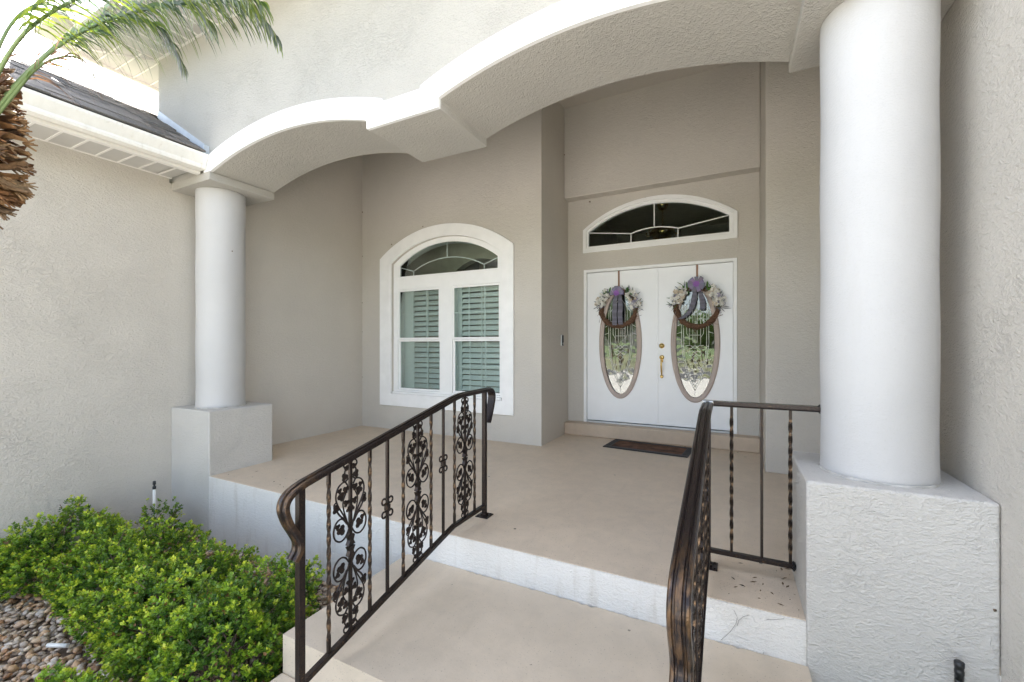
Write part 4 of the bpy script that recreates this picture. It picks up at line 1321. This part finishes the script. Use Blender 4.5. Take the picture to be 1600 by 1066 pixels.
# ------------------------------------------------------------------ palm
PX, PY = -3.25, 0.585
T = thing('palm_tree', 'pygmy date palm with shaggy brown leaf bases and arching fronds at the left edge', 'palm', (PX, PY, -0.6))
m = MB()
m.tube([(PX, PY, -0.62), (PX - 0.01, PY, 0.4), (PX + 0.01, PY + .01, 1.3), (PX, PY, 2.0), (PX, PY, 2.5)], [0.10, 0.085, 0.09, 0.13, 0.12], 18)
m.build('trunk', [M['bark']], T)
def boot_mesh(k):
    m = MB()
    L = 0.085 + 0.05 * rng.random(); w = 0.024 + 0.013 * rng.random()
    vs = []
    n = 5
    for i in range(n + 1):
        t = i / n
        ww = w * (1.25 - 0.45 * t) * (1 + 0.15 * rng.normal())
        z = 0.04 * t * t * (1 if k % 2 else -0.6)
        th = 0.009 * (1.2 - 0.7 * t)
        vs += [(L * t, -ww, z + 0.006), (L * t, 0, z + th + .004), (L * t, ww, z + 0.006), (L * t, 0, z - th)]
    fs = [(i * 4 + j, i * 4 + (j + 1) % 4, (i + 1) * 4 + (j + 1) % 4, (i + 1) * 4 + j) for i in range(n) for j in range(4)] + [(3, 2, 1, 0), (n * 4, n * 4 + 1, n * 4 + 2, n * 4 + 3)]
    m.add(vs, fs, False)
    for i in range(5):        # frayed fibre end
        y = (rng.random() - .5) * w * 1.6
        m.tube([(L * 0.8, y * .7, 0.02), (L * (1.0 + .12 * rng.random()), y * 1.2, 0.02 + 0.012 * rng.normal())], [0.005, 0.003], 4)
    return m.mesh('leaf_base', M['boot'])
bms = [boot_mesh(k) for k in range(6)]
nb = 250
for i in range(nb):
    t = (i + 0.5) / nb
    z = 1.93 + 0.62 * t
    a = i * 2.39996 + 0.25 * rng.normal()
    rad = 0.155 + 0.06 * math.sin(PI * min(1, t * 1.15)) - 0.05 * (t < .12)
    pitch = R(-38 + 80 * t + 12 * rng.normal())
    o = put('leaf_base', bms[int(rng.integers(6))], T)
    o.location = (PX + rad * .62 * math.cos(a), PY + rad * .62 * math.sin(a), z)
    o.rotation_euler = Euler((rng.normal() * .35, -pitch, a + .15 * rng.normal()), 'XYZ')
    s_ = 1.0 + 0.3 * rng.random()
    o.scale = (s_, s_, s_)
def frond(pts, nl, Lmax, brown=0.0, spread=1.0, start=0.12, sunny=0.5):
    Q = catmull(pts, 10)
    n = len(Q)
    m = MB()
    m.tube(Q, [0.0085 * (1 - 0.8 * i / (n - 1)) for i in range(n)], 6)
    fr = m.build('frond', [M['rachis']], T)
    m = MB()
    for i in range(nl):
        t = start + (1 - start) * i / (nl - 1)
        f = t * (n - 1); k = min(n - 2, int(f))
        c = Q[k].lerp(Q[k + 1], f - k)
        tan = (Q[k + 1] - Q[k]).normalized()
        side = tan.cross(Vector((0, 0, 1)))
        side = side.normalized() if side.length > .05 else Vector((1, 0, 0))
        L = Lmax * (0.55 + 0.45 * math.sin(PI * min(1, 0.15 + t * 0.8))) * (0.8 + 0.35 * rng.random()) * (1 - 0.45 * t ** 3)
        for s_ in (-1, 1):
            d = (Vector((0.16 * rng.normal(), 0.16 * rng.normal(), 0)) + side * s_ * spread * (0.75 + .3 * rng.random()) + tan * (0.55 + .35 * t) + Vector((0, 0, 0.25 * rng.normal()))).normalized()
            P = [c.copy()]
            p = c.copy(); dd = d.copy()
            segs = 5
            for j in range(segs):
                dd = (dd + Vector((0, 0, -0.30 - 0.10 * rng.random()))).normalized()
                p = p + dd * (L / segs)
                P.append(p.copy())
            b_ = brown if brown > 0 else 0
            if rng.random() < b_:
                base = np.array([0.27, 0.15, 0.085]) * (0.7 + .6 * rng.random())
            else:
                g = rng.random()
                base = (np.array([0.085, 0.165, 0.04]) * (1 - g) + np.array([0.26, 0.32, 0.035]) * g) if rng.random() < sunny else np.array([0.075, 0.125, 0.05]) * (0.7 + .6 * g)  # sunlit look put into leaflet colour: a share is brighter, yellower green
            vs, cs = [], []
            wd = 0.0055 if brown == 0 else 0.0032
            for j, q in enumerate(P):
                tg = (P[min(j + 1, segs)] - P[max(j - 1, 0)]).normalized()
                wv = tg.cross(Vector((tg.y * .3 + .2, 0.9, .3))).normalized() * wd * (0.7 + 0.6 * math.sin(PI * min(1, .1 + j / segs * .9)) if j < segs else 0.1)
                vs += [q + wv, q - wv]
                cs += [tuple(base)] * 2
            m.add(vs, [(2 * j, 2 * j + 2, 2 * j + 3, 2 * j + 1) for j in range(segs)], False, col=cs)
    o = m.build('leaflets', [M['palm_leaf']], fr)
    o['kind'] = 'stuff'
cz = 2.54
frond([(-3.143, 0.644, 2.21), (-2.956, 0.739, 2.464), (-2.853, 0.848, 2.678), (-2.685, 0.989, 2.845), (-2.55, 1.171, 2.987), (-2.383, 1.311, 3.047), (-2.268, 1.426, 3.032), (-2.186, 1.502, 2.902)], 84, 0.27, spread=.8, sunny=.45, start=.3)
frond([(-3.064, 0.628, 2.258), (-2.834, 0.689, 2.558), (-2.612, 0.746, 2.676), (-2.39, 0.859, 2.786), (-2.202, 1.011, 2.862), (-2.052, 1.143, 2.875), (-1.945, 1.254, 2.837)], 84, 0.27, spread=.8, sunny=.85, start=.25)
frond([(-3.221, 0.66, 2.265), (-3.15, 0.809, 2.604), (-3.086, 0.953, 2.869), (-3.005, 1.107, 3.029), (-2.917, 1.23, 3.06), (-2.857, 1.306, 2.98), (-2.837, 1.361, 2.852)], 70, 0.22, spread=.7, sunny=.6, start=.3)
frond([(-3.3, 0.676, 2.368), (-3.311, 0.783, 2.849), (-3.308, 0.896, 3.076), (-3.165, 1.082, 3.264), (-3.03, 1.262, 3.33), (-2.853, 1.409, 3.257), (-2.788, 1.498, 3.161)], 76, 0.27, spread=.8, sunny=.6, start=.25)
frond([(-3.143, 0.644, 2.18), (-2.983, 0.725, 2.404), (-2.905, 0.787, 2.551), (-2.826, 0.862, 2.623), (-2.771, 0.912, 2.605), (-2.743, 0.938, 2.519)], 22, 0.25, brown=.93, spread=.6, start=.3)
for k in range(9):
    a = 0.9 + k * (2 * PI - 1.2) / 9 + .15 * rng.normal()
    L = 0.95 + .25 * rng.random(); hh = 0.25 + .35 * rng.random()
    c, s = math.cos(a), math.sin(a)
    if s > -.3:
        continue
    frond([(PX + .04 * c, PY + .04 * s, cz - .1), (PX + .3 * L * c, PY + .3 * L * s, cz + .6 * hh), (PX + .62 * L * c, PY + .62 * L * s, cz + hh), (PX + .9 * L * c, PY + .9 * L * s, cz + .6 * hh), (PX + 1.08 * L * c, PY + 1.08 * L * s, cz + .05)], 44, 0.28)

# ------------------------------------------------------------------ trees across the street, mirrored in the door glass
def tree(x, y, h, r, label):
    T = thing('street_tree', label, 'tree', (x, y, -0.63), 'trees across the street')
    m = MB()
    m.tube([(x, y, -0.7), (x + .1, y, h * .25), (x - .1, y, h * .45), (x, y, h * .7)], [0.28, 0.2, 0.16, 0.07], 10)
    for k in range(7):
        a = k * 0.9
        m.tube([(x, y, h * (.33 + .04 * k)), (x + r * .4 * math.cos(a), y + r * .4 * math.sin(a), h * (.5 + .04 * k)), (x + r * .75 * math.cos(a), y + r * .75 * math.sin(a), h * (.6 + .04 * k))], [0.11, 0.07, 0.02], 7)
    m.build('trunk', [M['bark']], T)
    n = 5200
    cl = rng.normal(size=(26, 3)); cl /= np.linalg.norm(cl, axis=1)[:, None]
    cl = cl * (0.45 + 0.5 * rng.random((26, 1))) * np.array([r, r, h * .33]) + np.array([x, y, h * .66])
    P = cl[rng.integers(26, size=n)] + rng.normal(size=(n, 3)) * r * 0.17
    D = rng.normal(size=(n, 3)); D /= np.linalg.norm(D, axis=1)[:, None]
    g = rng.random((n, 1))
    leaf_cloud(P, D, 0.16 + .12 * rng.random(n), np.array([0.045, 0.10, 0.02]) * (1 - g) + np.array([0.13, 0.20, 0.03]) * g, 'crown', T)
    for o in T.children:
        o.matrix_parent_inverse = Matrix.Translation((-x, -y, .63))
for q in ((-9, -27, 5.5, 2.6, 'broad tree across the street, left one'), (-2.5, -31, 4.2, 2.2, 'small middle tree across the street'), (5.5, -26, 5.0, 2.4, 'rounded tree across the street on the right')):
    tree(*q)

# ------------------------------------------------------------------ litter and small marks
m = MB()
for i in range(60):
    if i < 34:
        x, y = XC - 0.01 - 0.30 * rng.random() ** 2, YF + 0.06 + 0.55 * rng.random()
    elif i < 46:
        x, y = XB + 0.04 + 0.9 * rng.random(), YF + 0.1 + 0.5 * rng.random() ** 2
    else:
        x, y = XE + 0.05 + 2.2 * rng.random(), YS - 0.02 - 0.5 * rng.random() ** 2
    if x > XC - 0.012:
        continue
    a = rng.random() * 6.28; L = 0.006 + 0.016 * rng.random() ** 2; w = L * .3
    d = Vector((math.cos(a), math.sin(a), 0)) * L; e = Vector((-math.sin(a), math.cos(a), 0)) * w
    c = Vector((x, y, 0.0015)); h = Vector((0, 0, 0.003 * rng.random()))
    g = (0.16, 0.10, 0.05) if rng.random() < .7 else (0.06, 0.05, 0.04)
    m.add([c - d, c + e + h, c + d, c - e + h * .5], [(0, 1, 2), (0, 2, 3)], False, col=[g] * 4)
o = m.build('leaf_litter', [M['petal']])
o['kind'] = 'stuff'; o['label'] = 'dry bits of leaf blown into the corners of the porch floor'; o['category'] = 'leaf litter'
m = MB()
for x, y, z, r in [(XA + .006, YW - .006, 3.30, .012), (XA + .006, YW - .006, 2.62, .008), (XA + .006, YW - .006, 1.9, .008), (XA + .006, YW - .006, 1.45, .007), (XA + .006, YW - .006, 0.75, .008), (XE + .006, YS - .006, 3.9, .013),
                   (-1.75, YD - .004, 3.25, .013), (-4.48, YW - .004, 2.74, .010), (-3.9, YW - .004, 2.93, .010), (-1.0, YD - .004, 3.19, .009), (-4.52, 2.597, 2.2, .010), (0.905, YF - .006, .22, .006)]:
    bm = bmesh.new(); bmesh.ops.create_icosphere(bm, subdivisions=1, radius=r)
    m.add([(v.co.x * (1 + .4 * rng.normal()) + x, v.co.y * .6 + y, v.co.z * (1 + .3 * rng.normal()) + z) for v in bm.verts], [tuple(v.index for v in f.verts) for f in bm.faces], True)
    bm.free()
o = m.build('mud_daub', [M['mud']], H)
o['kind'] = 'stuff'
